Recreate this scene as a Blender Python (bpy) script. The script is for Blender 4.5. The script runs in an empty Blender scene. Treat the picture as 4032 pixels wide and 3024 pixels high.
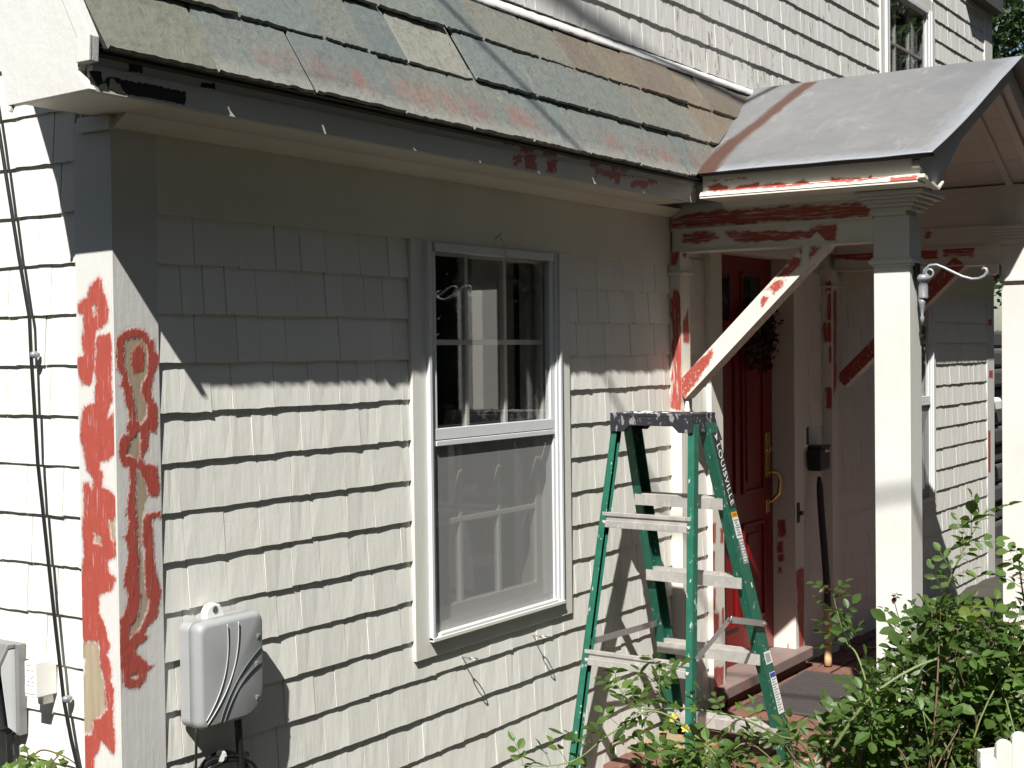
import bpy, bmesh, math, random
import numpy as np
from mathutils import Vector, Matrix, noise as mnoise

random.seed(7)
R = math.radians
sc = bpy.context.scene
COL = sc.collection

# ------------------------------------------------------------------ camera, sky, sun, exposure
CAM_POS = Vector((-2.303, -2.689, 2.2))
def cam_axes(yaw, pitch, roll):
    f = Vector((math.cos(pitch)*math.cos(yaw), math.cos(pitch)*math.sin(yaw), math.sin(pitch)))
    r = Vector((math.sin(yaw), -math.cos(yaw), 0)); u = r.cross(f)
    r2 = math.cos(roll)*r + math.sin(roll)*u
    u2 = -math.sin(roll)*r + math.cos(roll)*u
    return r2, u2, f
CR, CU, CF = cam_axes(R(33.558), R(-1.3046), R(-0.706))
cam = bpy.data.cameras.new('camera'); camo = bpy.data.objects.new('camera', cam); COL.objects.link(camo)
camo.matrix_world = Matrix(((CR.x, CU.x, -CF.x, CAM_POS.x), (CR.y, CU.y, -CF.y, CAM_POS.y), (CR.z, CU.z, -CF.z, CAM_POS.z), (0, 0, 0, 1)))
cam.sensor_width = 36; cam.lens = 49.13; cam.clip_start = 0.05; cam.clip_end = 400
sc.camera = camo

SUN_DIR = Vector((0.597, 0.26, -0.758)).normalized()
world = bpy.data.worlds.new('World'); sc.world = world; world.use_nodes = True
wn = world.node_tree.nodes; wl = world.node_tree.links; wn.clear()
sky = wn.new('ShaderNodeTexSky'); sky.sky_type = 'NISHITA'; sky.sun_disc = False
sky.sun_elevation = math.asin(-SUN_DIR.z); sky.sun_rotation = math.atan2(-SUN_DIR.x, -SUN_DIR.y)
bg = wn.new('ShaderNodeBackground'); bg.inputs['Strength'].default_value = 0.05
wo = wn.new('ShaderNodeOutputWorld'); wl.new(sky.outputs[0], bg.inputs[0]); wl.new(bg.outputs[0], wo.inputs[0])
sun = bpy.data.lights.new('sun', 'SUN'); sun.energy = 5.0; sun.angle = R(0.53); sun.color = (1.0, 0.975, 0.925)
suno = bpy.data.objects.new('sun', sun); COL.objects.link(suno)
suno.rotation_euler = SUN_DIR.to_track_quat('-Z', 'Y').to_euler(); suno.location = (-6, -4, 9)
vs = sc.view_settings
vs.view_transform = 'Standard'; vs.look = 'None'; vs.gamma = 1.0; vs.use_curve_mapping = False; vs.exposure = 0.88
sc.render.engine = 'CYCLES'; sc.cycles.max_bounces = 7; sc.cycles.transparent_max_bounces = 12
sc.cycles.use_denoising = True
sc.cycles.caustics_reflective = False; sc.cycles.caustics_refractive = False

# ------------------------------------------------------------------ node helpers / materials
def new_mat(name):
    m = bpy.data.materials.new(name); m.use_nodes = True
    nt = m.node_tree; nt.nodes.clear()
    out = nt.nodes.new('ShaderNodeOutputMaterial')
    b = nt.nodes.new('ShaderNodeBsdfPrincipled'); nt.links.new(b.outputs[0], out.inputs[0])
    return m, nt, b, out
def N(nt, t, **k):
    n = nt.nodes.new(t)
    for a, v in k.items(): setattr(n, a, v)
    return n
def L(nt, a, b): nt.links.new(a, b)
def setin(n, i, v): n.inputs[i].default_value = v
def col4(c): return (c[0], c[1], c[2], 1)
def pos(nt, scale=(1, 1, 1), rot=(0, 0, 0)):
    g = N(nt, 'ShaderNodeNewGeometry'); m = N(nt, 'ShaderNodeMapping')
    m.inputs['Scale'].default_value = scale; m.inputs['Rotation'].default_value = rot
    L(nt, g.outputs['Position'], m.inputs[0]); return m.outputs[0]
def objpos(nt, scale=(1, 1, 1)):
    g = N(nt, 'ShaderNodeTexCoord'); m = N(nt, 'ShaderNodeMapping'); m.inputs['Scale'].default_value = scale
    L(nt, g.outputs['Object'], m.inputs[0]); return m.outputs[0]
def noi(nt, vec, scale, detail=4, rough=0.55, dist=0.0):
    n = N(nt, 'ShaderNodeTexNoise'); setin(n, 'Scale', scale); setin(n, 'Detail', detail); setin(n, 'Roughness', rough); setin(n, 'Distortion', dist)
    L(nt, vec, n.inputs['Vector']); return n.outputs['Fac']
def ramp(nt, fac, a, b, ca=(0, 0, 0, 1), cb=(1, 1, 1, 1)):
    r = N(nt, 'ShaderNodeValToRGB'); e = r.color_ramp.elements
    e[0].position = a; e[0].color = ca; e[1].position = b; e[1].color = cb
    L(nt, fac, r.inputs[0]); return r.outputs[0]
def mixc(nt, fac, a, b, mode='MIX'):
    m = N(nt, 'ShaderNodeMix', data_type='RGBA', blend_type=mode)
    if isinstance(fac, (int, float)): m.inputs[0].default_value = fac
    else: L(nt, fac, m.inputs[0])
    for s, v in ((6, a), (7, b)):
        if isinstance(v, tuple): m.inputs[s].default_value = col4(v)
        else: L(nt, v, m.inputs[s])
    return m.outputs[2]
def mth(nt, op, a, b=None, clamp=False):
    m = N(nt, 'ShaderNodeMath', operation=op); m.use_clamp = clamp
    for i, v in ((0, a), (1, b)):
        if v is None: continue
        if isinstance(v, (int, float)): m.inputs[i].default_value = v
        else: L(nt, v, m.inputs[i])
    return m.outputs[0]
def bump(nt, b, height, strength=0.5, dist=0.002, prev=None):
    n = N(nt, 'ShaderNodeBump'); setin(n, 'Strength', strength); setin(n, 'Distance', dist)
    L(nt, height, n.inputs['Height'])
    if prev is not None: L(nt, prev, n.inputs['Normal'])
    L(nt, n.outputs[0], b.inputs['Normal']); return n.outputs[0]
def attr(nt, name, typ='GEOMETRY'):
    a = N(nt, 'ShaderNodeAttribute', attribute_type=typ, attribute_name=name); return a.outputs['Fac']

CREAM = (0.66, 0.648, 0.60); WHITE = (0.555, 0.55, 0.525); PRIMER = (0.34, 0.068, 0.050); BARE = (0.47, 0.37, 0.25)

def paint_mat(name, base, rough=0.5, grain=(60, 60, 4), gstr=0.5, dirt=0.25, peel=0.0, rand=0.05):
    """weathered house paint: brushed grain relief, soft grime, optional peeling flakes"""
    m, nt, b, o = new_mat(name)
    g = noi(nt, pos(nt, grain), 1.0, 5, 0.6, 0.3)
    g2 = noi(nt, pos(nt, (30, 30, 30)), 1.0, 6, 0.7)
    d = noi(nt, pos(nt, (3.1, 3.1, 2.2)), 1.0, 6, 0.65)
    dm = ramp(nt, d, 0.42, 0.75)
    oi = N(nt, 'ShaderNodeObjectInfo')
    dark = tuple(c*f for c, f in zip(base, (0.86, 0.85, 0.80)))
    c = mixc(nt, mth(nt, 'MULTIPLY', dm, dirt*2), base, dark)
    sp = ramp(nt, noi(nt, pos(nt, (140, 140, 60)), 1.0, 3, 0.6), 0.70, 0.76)
    c = mixc(nt, mth(nt, 'MULTIPLY', sp, dirt), c, tuple(x*0.55 for x in base))
    v = mth(nt, 'ADD', mth(nt, 'MULTIPLY', oi.outputs['Random'], 2*rand), 1 - rand)
    hv = N(nt, 'ShaderNodeHueSaturation'); L(nt, v, hv.inputs['Value']); L(nt, c, hv.inputs['Color']); c = hv.outputs[0]
    h = mth(nt, 'ADD', mth(nt, 'MULTIPLY', g, 0.7), mth(nt, 'MULTIPLY', g2, 0.5))
    if peel > 0:
        pn = noi(nt, pos(nt, (26, 26, 9)), 1.0, 7, 0.72, 0.4)
        area = noi(nt, pos(nt, (1.6, 1.6, 2.4)), 1.0, 2, 0.5)
        pf = ramp(nt, mth(nt, 'ADD', pn, mth(nt, 'MULTIPLY', area, 0.35)), 0.86 - peel, 0.875 - peel)
        c = mixc(nt, pf, c, (0.33, 0.29, 0.24))
        h = mth(nt, 'SUBTRACT', h, mth(nt, 'MULTIPLY', pf, 0.8))
    L(nt, c, b.inputs['Base Color']); setin(b, 'Roughness', rough); setin(b, 'Specular IOR Level', 0.35)
    bump(nt, b, h, gstr, 0.003)
    return m

def primed_mat(name, base, amp=0.006, nscale=(90, 90, 40), thin=0.0, rough=0.5, grain=(60, 60, 4), gstr=0.5, streak=None):
    """painted wood with brushed-on red primer where the mesh attribute 'red' is above zero and bare wood where 'bare' is"""
    m, nt, b, o = new_mat(name)
    n1 = noi(nt, pos(nt, nscale), 1.0, 5, 0.65)
    n2 = noi(nt, pos(nt, tuple(s*0.25 for s in nscale)), 1.0, 4, 0.6)
    e = mth(nt, 'ADD', mth(nt, 'MULTIPLY', mth(nt, 'SUBTRACT', n1, 0.5), amp*2.2), mth(nt, 'MULTIPLY', mth(nt, 'SUBTRACT', n2, 0.5), amp*2.2))
    red = mth(nt, 'ADD', attr(nt, 'red'), e); bare = mth(nt, 'ADD', attr(nt, 'bare'), e)
    fr = ramp(nt, mth(nt, 'MULTIPLY', mth(nt, 'ADD', red, 0.5), 1.0), 0.4995, 0.5008)
    fb = ramp(nt, mth(nt, 'MULTIPLY', mth(nt, 'ADD', bare, 0.5), 1.0), 0.4995, 0.5008)
    d = ramp(nt, noi(nt, pos(nt, (4, 4, 3)), 1.0, 6, 0.65), 0.45, 0.75)
    c = mixc(nt, mth(nt, 'MULTIPLY', d, 0.5), base, tuple(x*0.85 for x in base))
    w = noi(nt, pos(nt, (70, 70, 5)), 1.0, 6, 0.65)
    wood = mixc(nt, w, (0.20, 0.155, 0.10), (0.46, 0.39, 0.285))
    c = mixc(nt, fb, c, wood)
    rv = noi(nt, pos(nt, (60, 60, 12)), 1.0, 6, 0.7)
    prc = mixc(nt, rv, tuple(x*0.75 for x in PRIMER), tuple(min(1, x*1.2) for x in PRIMER))
    if thin > 0:
        st = noi(nt, pos(nt, streak or (8, 8, 160)), 1.0, 4, 0.7)
        tf = ramp(nt, st, 0.62 - thin, 0.70 - thin)
        fr2 = mth(nt, 'MULTIPLY', fr, mth(nt, 'ADD', mth(nt, 'MULTIPLY', tf, -0.75), 1.0))
        halo = ramp(nt, mth(nt, 'ADD', red, 0.5), 0.488, 0.503)      # thin smear of primer wiped round the patch
        c = mixc(nt, mth(nt, 'MULTIPLY', halo, 0.22), c, PRIMER)
    else: fr2 = fr
    c = mixc(nt, fr2, c, prc)
    L(nt, c, b.inputs['Base Color']); setin(b, 'Roughness', rough); setin(b, 'Specular IOR Level', 0.35)
    g = noi(nt, pos(nt, grain), 1.0, 5, 0.6, 0.3); g2 = noi(nt, pos(nt, (34, 34, 20)), 1.0, 6, 0.7)
    h = mth(nt, 'ADD', mth(nt, 'MULTIPLY', g, 0.6), mth(nt, 'MULTIPLY', g2, 0.5))
    h = mth(nt, 'ADD', h, mth(nt, 'MULTIPLY', fr, mth(nt, 'ADD', 0.35, mth(nt, 'MULTIPLY', noi(nt, pos(nt, (70, 70, 22)), 1.0, 4, 0.6, 0.5), 0.9)))); h = mth(nt, 'SUBTRACT', h, mth(nt, 'MULTIPLY', fb, 0.3))
    bump(nt, b, h, gstr, 0.003)
    return m

def simple_mat(name, c, rough=0.5, metal=0.0, nscale=None, var=0.25, bstr=0.0, spec=0.5, splat=None, stretch=(1, 1, 1)):
    m, nt, b, o = new_mat(name)
    cc = None
    if nscale:
        n = noi(nt, pos(nt, tuple(nscale*s for s in stretch)), 1.0, 5, 0.6)
        cc = mixc(nt, n, tuple(x*(1 - var) for x in c), tuple(min(1, x*(1 + var)) for x in c))
        if bstr: bump(nt, b, n, bstr, 0.002)
    if splat:                                  # dried paint drips
        sc_, th, sp_c = splat
        s = ramp(nt, noi(nt, pos(nt, (sc_, sc_, sc_*0.5)), 1.0, 4, 0.62), th, th + 0.02)
        cc = mixc(nt, s, cc if cc is not None else c, sp_c)
    if cc is not None: L(nt, cc, b.inputs['Base Color'])
    else: b.inputs['Base Color'].default_value = col4(c)
    setin(b, 'Roughness', rough); setin(b, 'Metallic', metal); setin(b, 'Specular IOR Level', spec)
    return m

M = {}
M['shingle'] = paint_mat('shingle_paint', CREAM, 0.55, (75, 75, 9), 0.4, 0.2, 0.0, 0.05)
M['shingle_old'] = paint_mat('old_shingle_paint', (0.64, 0.63, 0.60), 0.55, (80, 80, 8), 0.6, 0.3, 0.055, 0.06)
M['trim'] = paint_mat('trim_paint', WHITE, 0.45, (45, 45, 6), 0.4, 0.34)
M['casing'] = paint_mat('casing_paint', (0.60, 0.588, 0.545), 0.45, (45, 45, 6), 0.35, 0.3)
M['brace'] = primed_mat('brace_paint', (0.64, 0.615, 0.545), 0.010, (110, 110, 110), 0.05, 0.45, (40, 40, 40), 0.4, (90, 60, 60))
M['trim_h'] = paint_mat('trim_paint_flat', WHITE, 0.45, (5, 5, 45), 0.35, 0.22)
M['beige'] = paint_mat('porch_paint', (0.64, 0.615, 0.545), 0.45, (8, 8, 40), 0.3, 0.25)
M['rake'] = paint_mat('rake_paint', (0.56, 0.555, 0.535), 0.5, (24, 24, 9), 1.0, 0.2)
M['corner'] = primed_mat('corner_board_paint', WHITE, 0.0075, (150, 150, 80), 0.012, 0.45, (50, 50, 6), 0.6, (160, 160, 9))
M['beam'] = primed_mat('beam_paint', (0.64, 0.615, 0.545), 0.013, (24, 24, 60), 0.08, 0.45, (6, 6, 50), 0.4, (9, 9, 170))
M['post'] = primed_mat('pilaster_paint', (0.64, 0.615, 0.545), 0.012, (90, 90, 18), 0.06, 0.45, (50, 50, 6), 0.4, (120, 120, 9))
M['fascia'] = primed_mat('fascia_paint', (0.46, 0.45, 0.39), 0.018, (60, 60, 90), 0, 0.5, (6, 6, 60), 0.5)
M['cornice'] = primed_mat('cornice_paint', (0.64, 0.62, 0.56), 0.010, (40, 40, 120), 0, 0.5, (6, 6, 60), 0.4)

# rotten strip: same primed shader with dark rot instead of bare wood
def rot_mat():
    m = M['fascia'].copy(); m.name = 'rotten_fascia_paint'
    return m

def slate_material():
    m, nt, b, o = new_mat('slate_stone')
    oi = N(nt, 'ShaderNodeObjectInfo')
    n = noi(nt, pos(nt, (7, 7, 7)), 1.0, 7, 0.65, 0.8); n2 = noi(nt, pos(nt, (40, 40, 40)), 1.0, 5, 0.6)
    n3 = noi(nt, pos(nt, (40, 14, 14)), 1.0, 4, 0.6, 0.8)
    c = mixc(nt, ramp(nt, n, 0.3, 0.75), oi.outputs['Color'], (0.15, 0.16, 0.14), "MIX")
    c2 = mixc(nt, 0.55, c, oi.outputs['Color'])
    c3 = mixc(nt, mth(nt, 'MULTIPLY', ramp(nt, n2, 0.5, 0.7), 0.55), c2, (0.085, 0.09, 0.08))
    c3 = mixc(nt, mth(nt, 'MULTIPLY', ramp(nt, n3, 0.52, 0.72), 0.14), c3, (0.22, 0.21, 0.18))
    lich = ramp(nt, noi(nt, pos(nt, (24, 24, 24)), 1.0, 5, 0.6, 1.2), 0.56, 0.64)
    la = ramp(nt, noi(nt, pos(nt, (2.3, 3, 3)), 1.0, 3, 0.5), 0.48, 0.62)
    c3 = mixc(nt, mth(nt, 'MULTIPLY', mth(nt, 'MULTIPLY', lich, la), 0.45), c3, (0.30, 0.285, 0.21))
    dk = ramp(nt, noi(nt, pos(nt, (5, 9, 9)), 1.0, 6, 0.7, 1.0), 0.54, 0.74)
    c3 = mixc(nt, mth(nt, 'MULTIPLY', dk, 0.45), c3, (0.07, 0.075, 0.07))
    # red primer smeared on the lowest course
    v = attr(nt, 'v')
    band = mth(nt, 'MULTIPLY', ramp(nt, v, 0.06, 0.22), ramp(nt, v, 0.34, 0.62, (1, 1, 1, 1), (0, 0, 0, 1)))
    sm = mth(nt, 'MULTIPLY', ramp(nt, noi(nt, pos(nt, (8, 3, 3)), 1.0, 4, 0.6), 0.40, 0.66), ramp(nt, noi(nt, pos(nt, (60, 14, 14)), 1.0, 5, 0.7), 0.36, 0.6))
    st = mth(nt, 'MULTIPLY', mth(nt, 'MULTIPLY', band, sm), oi.outputs['Alpha'])
    c3 = mixc(nt, mth(nt, 'MULTIPLY', st, 0.62), c3, (0.24, 0.07, 0.05))
    pale = mth(nt, 'MULTIPLY', ramp(nt, mth(nt, 'ADD', v, mth(nt, 'MULTIPLY', n2, 0.25)), 0.16, 0.34, (1, 1, 1, 1), (0, 0, 0, 1)), mth(nt, 'MULTIPLY', oi.outputs['Alpha'], 0.5))
    c3 = mixc(nt, pale, c3, (0.27, 0.255, 0.22))
    L(nt, c3, b.inputs['Base Color']); setin(b, 'Roughness', 0.55); setin(b, 'Specular IOR Level', 0.4)
    h = mth(nt, 'ADD', n, mth(nt, 'MULTIPLY', n2, 0.35))
    bump(nt, b, mth(nt, 'ADD', h, mth(nt, 'MULTIPLY', noi(nt, pos(nt, (9, 7, 7)), 1.0, 5, 0.6, 1.6), 0.5)), 0.6, 0.011)
    return m
M['slate'] = slate_material()

def metal_roof_material():
    m, nt, b, o = new_mat('metal_roofing')
    n = noi(nt, pos(nt, (2.2, 3.0, 3.0)), 1.0, 7, 0.62, 0.5); n2 = noi(nt, pos(nt, (14, 9, 9)), 1.0, 6, 0.7, 1.2)
    n3 = noi(nt, pos(nt, (5, 26, 5)), 1.0, 5, 0.65, 0.6)
    c = mixc(nt, ramp(nt, n, 0.3, 0.72), (0.12, 0.123, 0.13), (0.175, 0.173, 0.171))
    c = mixc(nt, mth(nt, 'MULTIPLY', ramp(nt, n2, 0.5, 0.72), 0.4), c, (0.10, 0.103, 0.11))
    sc_ = noi(nt, pos(nt, (3, 9, 3), (0, 0, 0.5)), 1.0, 8, 0.75, 1.5)
    c = mixc(nt, mth(nt, 'MULTIPLY', ramp(nt, sc_, 0.56, 0.68), 0.5), c, (0.27, 0.265, 0.255))
    c = mixc(nt, mth(nt, 'MULTIPLY', ramp(nt, noi(nt, pos(nt, (50, 50, 50)), 1.0, 3, 0.6), 0.64, 0.72), 0.5), c, (0.09, 0.088, 0.085))
    ed = mth(nt, 'ADD', attr(nt, 'edge'), mth(nt, 'MULTIPLY', mth(nt, 'SUBTRACT', n3, 0.5), 0.12))
    c = mixc(nt, mth(nt, 'MULTIPLY', ramp(nt, ed, 0.0, 0.10, (1, 1, 1, 1), (0, 0, 0, 1)), 0.75), c, (0.25, 0.265, 0.29))
    rn = mth(nt, 'ADD', attr(nt, 'rust'), mth(nt, 'MULTIPLY', mth(nt, 'SUBTRACT', n3, 0.5), 0.055))
    c = mixc(nt, mth(nt, 'MULTIPLY', ramp(nt, rn, -0.10, 0.0), 0.6), c, (0.185, 0.14, 0.095))
    rc = mixc(nt, n2, (0.050, 0.022, 0.016), (0.085, 0.040, 0.029))
    c = mixc(nt, ramp(nt, mth(nt, 'ADD', rn, 0.5), 0.485, 0.515), c, rc)
    L(nt, c, b.inputs['Base Color']); setin(b, 'Roughness', 0.5); setin(b, 'Metallic', 0.0); setin(b, 'Specular IOR Level', 0.5)
    bump(nt, b, mth(nt, 'ADD', n, mth(nt, 'MULTIPLY', n2, 0.3)), 0.35, 0.008)
    return m
M['metal_roof'] = metal_roof_material()

def glass_material(name, boost=1.6, tint=(1, 1, 1)):
    m, nt, b, o = new_mat(name); nt.nodes.remove(b)
    t = N(nt, 'ShaderNodeBsdfTransparent'); t.inputs[0].default_value = col4(tint)
    g = N(nt, 'ShaderNodeBsdfGlossy'); setin(g, 'Roughness', 0.0); g.inputs[0].default_value = (1, 1, 1, 1)
    ge = N(nt, 'ShaderNodeNewGeometry'); vm = N(nt, 'ShaderNodeVectorMath', operation='DOT_PRODUCT')
    L(nt, ge.outputs['Normal'], vm.inputs[0]); L(nt, ge.outputs['Incoming'], vm.inputs[1])
    k = mth(nt, 'SUBTRACT', 1.0, mth(nt, 'ABSOLUTE', vm.outputs['Value']), True)      # Schlick, the same from both sides
    f = mth(nt, 'MULTIPLY', mth(nt, 'ADD', 0.04, mth(nt, 'MULTIPLY', 0.96, mth(nt, 'POWER', k, 4.2))), boost, True)
    mx = N(nt, 'ShaderNodeMixShader'); L(nt, f, mx.inputs[0]); L(nt, t.outputs[0], mx.inputs[1]); L(nt, g.outputs[0], mx.inputs[2])
    L(nt, mx.outputs[0], o.inputs[0]); return m
M['glass'] = glass_material('window_glass', 1.0)
def screen_material():
    m, nt, b, o = new_mat('insect_screen')
    b.inputs['Base Color'].default_value = (0.29, 0.29, 0.285, 1); setin(b, 'Roughness', 0.6)
    t = N(nt, 'ShaderNodeBsdfTransparent'); mx = N(nt, 'ShaderNodeMixShader')
    lw = N(nt, 'ShaderNodeLayerWeight'); setin(lw, 'Blend', 0.35)
    L(nt, mth(nt, 'ADD', mth(nt, 'MULTIPLY', lw.outputs['Facing'], 0.45), 0.42, True), mx.inputs[0])
    L(nt, t.outputs[0], mx.inputs[1]); L(nt, b.outputs[0], mx.inputs[2]); L(nt, mx.outputs[0], o.inputs[0]); return m
M['screen'] = screen_material()
M['alu_white'] = simple_mat('white_aluminium', (0.58, 0.59, 0.60), 0.35, 0, 20, 0.08)
M['sash'] = simple_mat('sash_paint', (0.62, 0.605, 0.56), 0.4, 0, 30, 0.06)
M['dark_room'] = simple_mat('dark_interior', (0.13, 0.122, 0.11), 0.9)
M['door'] = simple_mat('red_door_paint', (0.17, 0.004, 0.005), 0.3, 0, 12, 0.12, 0.08)
M['brass'] = simple_mat('brass', (0.72, 0.50, 0.18), 0.25, 1.0, 60, 0.15)
M['black_plastic'] = simple_mat('black_plastic', (0.012, 0.012, 0.014), 0.4, 0, 30, 0.3)
M['cable'] = simple_mat('black_cable', (0.012, 0.012, 0.014), 0.35)
M['grey_plastic'] = simple_mat('grey_plastic', (0.285, 0.295, 0.30), 0.45, 0, 5, 0.12)
M['grey_light'] = simple_mat('light_grey_plastic', (0.44, 0.44, 0.43), 0.4)
M['grey_dark'] = simple_mat('dark_grey_groove', (0.09, 0.10, 0.105), 0.5)
M['pale_plastic'] = simple_mat('white_plastic', (0.80, 0.79, 0.75), 0.4, 0, 20, 0.05)
M['hood'] = simple_mat('weathered_grey_metal', (0.2, 0.2, 0.2), 0.45, 0.2, 18, 0.2)
M['iron'] = simple_mat('grey_painted_iron', (0.25, 0.26, 0.28), 0.4, 0.3, 60, 0.35, 0.2)
M['steel'] = simple_mat('galvanised_steel', (0.55, 0.55, 0.55), 0.35, 0.9, 60, 0.2)
M['ladder_green'] = simple_mat('green_fibreglass', (0.012, 0.105, 0.066), 0.45, 0, 25, 0.45, 0.1, 0.5, (60, 0.64, (0.36, 0.42, 0.40)))
M['ladder_alu'] = simple_mat('worn_aluminium', (0.52, 0.50, 0.47), 0.45, 0.55, 30, 0.25, 0.15, 0.5, (26, 0.55, (0.62, 0.57, 0.54)))
M['ladder_cap'] = simple_mat('paint_splashed_cap', (0.022, 0.022, 0.028), 0.5, 0, 40, 0.4, 0.2, 0.5, (44, 0.575, (0.22, 0.22, 0.225)))
M['sticker_black'] = simple_mat('black_sticker', (0.02, 0.02, 0.02), 0.4)
M['sticker_white'] = simple_mat('white_sticker', (0.75, 0.75, 0.73), 0.4)
M['sticker_orange'] = simple_mat('orange_sticker', (0.75, 0.33, 0.02), 0.4)
M['sticker_grey'] = simple_mat('printed_grey', (0.28, 0.28, 0.27), 0.4)
M['sticker_blue'] = simple_mat('blue_sticker', (0.03, 0.07, 0.35), 0.4)
M['sticker_red'] = simple_mat('red_sticker', (0.5, 0.03, 0.02), 0.4)
M['stick_dark'] = simple_mat('dark_bark', (0.018, 0.014, 0.012), 0.6, 0, 40, 0.4, 0.3)
M['stick_pale'] = simple_mat('peeled_wood', (0.50, 0.33, 0.17), 0.6, 0, 30, 0.3, 0.2, 0.5, None, (1, 1, 0.15))
M['brick'] = simple_mat('brick_clay', (0.16, 0.078, 0.058), 0.8, 0, 22, 0.45, 0.5, 0.3, (9, 0.63, (0.40, 0.30, 0.23)))
M['mortar'] = simple_mat('mortar', (0.30, 0.26, 0.22), 0.9, 0, 40, 0.3, 0.4)
M['stone'] = simple_mat('sill_stone', (0.19, 0.14, 0.125), 0.7, 0, 14, 0.3, 0.5, 0.3, (12, 0.60, (0.26, 0.09, 0.07)))
M['mat'] = simple_mat('rubber_mat', (0.05, 0.042, 0.04), 0.8, 0, 60, 0.4, 0.4)
M['soil'] = simple_mat('garden_soil', (0.04, 0.036, 0.026), 0.95, 0, 9, 0.5, 0.7)
M['old_stone'] = simple_mat('yellow_stone', (0.27, 0.21, 0.12), 0.85, 0, 11, 0.35, 0.5, 0.3, (8, 0.56, (0.42, 0.18, 0.09)))
M['bark'] = simple_mat('tree_bark', (0.10, 0.08, 0.06), 0.9, 0, 10, 0.4, 0.6)
M['cane'] = simple_mat('rose_cane', (0.13, 0.17, 0.055), 0.55, 0, 30, 0.35)
M['cane_brown'] = simple_mat('old_rose_cane', (0.10, 0.055, 0.035), 0.6, 0, 30, 0.35)
M['flower'] = simple_mat('dried_flowers', (0.075, 0.03, 0.02), 0.8, 0, 25, 0.6)
M['flower_gold'] = simple_mat('dried_gold_flowers', (0.12, 0.075, 0.02), 0.8, 0, 25, 0.5)
M['bloom'] = simple_mat('yellow_petals', (0.60, 0.50, 0.05), 0.6)
M['eave_dark'] = simple_mat('dark_grey_eave', (0.07, 0.07, 0.07), 0.6, 0, 12, 0.2)
M['metal_plain'] = simple_mat('seam_metal', (0.14, 0.135, 0.13), 0.5, 0, 10, 0.1)
M['drip'] = simple_mat('dark_drip_edge', (0.018, 0.018, 0.02), 0.6)
M['band'] = simple_mat('white_blue_wrap', (0.55, 0.60, 0.72), 0.5)

def leaf_material(name, c, back):
    m, nt, b, o = new_mat(name)
    n = noi(nt, pos(nt, (9, 9, 9)), 1.0, 3, 0.6)
    oi = N(nt, 'ShaderNodeObjectInfo')
    cc = mixc(nt, n, tuple(x*0.55 for x in c), tuple(x*1.4 for x in c))
    hv = N(nt, 'ShaderNodeHueSaturation'); L(nt, mth(nt, 'ADD', mth(nt, 'MULTIPLY', oi.outputs['Random'], 0.8), 0.6), hv.inputs['Value']); L(nt, cc, hv.inputs['Color']); cc = hv.outputs[0]
    yel = ramp(nt, noi(nt, pos(nt, (5, 5, 5)), 1.0, 2, 0.5), 0.60, 0.72)
    cc = mixc(nt, mth(nt, 'MULTIPLY', yel, 0.45), cc, (c[0]*2.6, c[1]*1.7, c[2]*1.1))
    L(nt, cc, b.inputs['Base Color']); setin(b, 'Roughness', 0.42); setin(b, 'Specular IOR Level', 0.4)
    t = N(nt, 'ShaderNodeBsdfTranslucent'); L(nt, mixc(nt, 0.5, cc, back), t.inputs[0])
    mx = N(nt, 'ShaderNodeMixShader'); setin(mx, 0, 0.38); L(nt, b.outputs[0], mx.inputs[1]); L(nt, t.outputs[0], mx.inputs[2])
    L(nt, mx.outputs[0], o.inputs[0]); return m
M['rose_leaf'] = leaf_material('rose_leaf', (0.072, 0.128, 0.030), (0.24, 0.40, 0.04))
M['dark_leaf'] = simple_mat('dark_tree_leaf', (0.028, 0.05, 0.016), 0.9, 0, 2, 0.4, 0, 0.0)
M['vine_leaf'] = leaf_material('vine_leaf', (0.10, 0.17, 0.03), (0.25, 0.35, 0.04))
M['tree_leaf'] = leaf_material('tree_leaf', (0.03, 0.058, 0.016), (0.08, 0.13, 0.025))
M['red_leaf'] = leaf_material('red_leaf', (0.11, 0.035, 0.03), (0.2, 0.06, 0.04))

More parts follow.
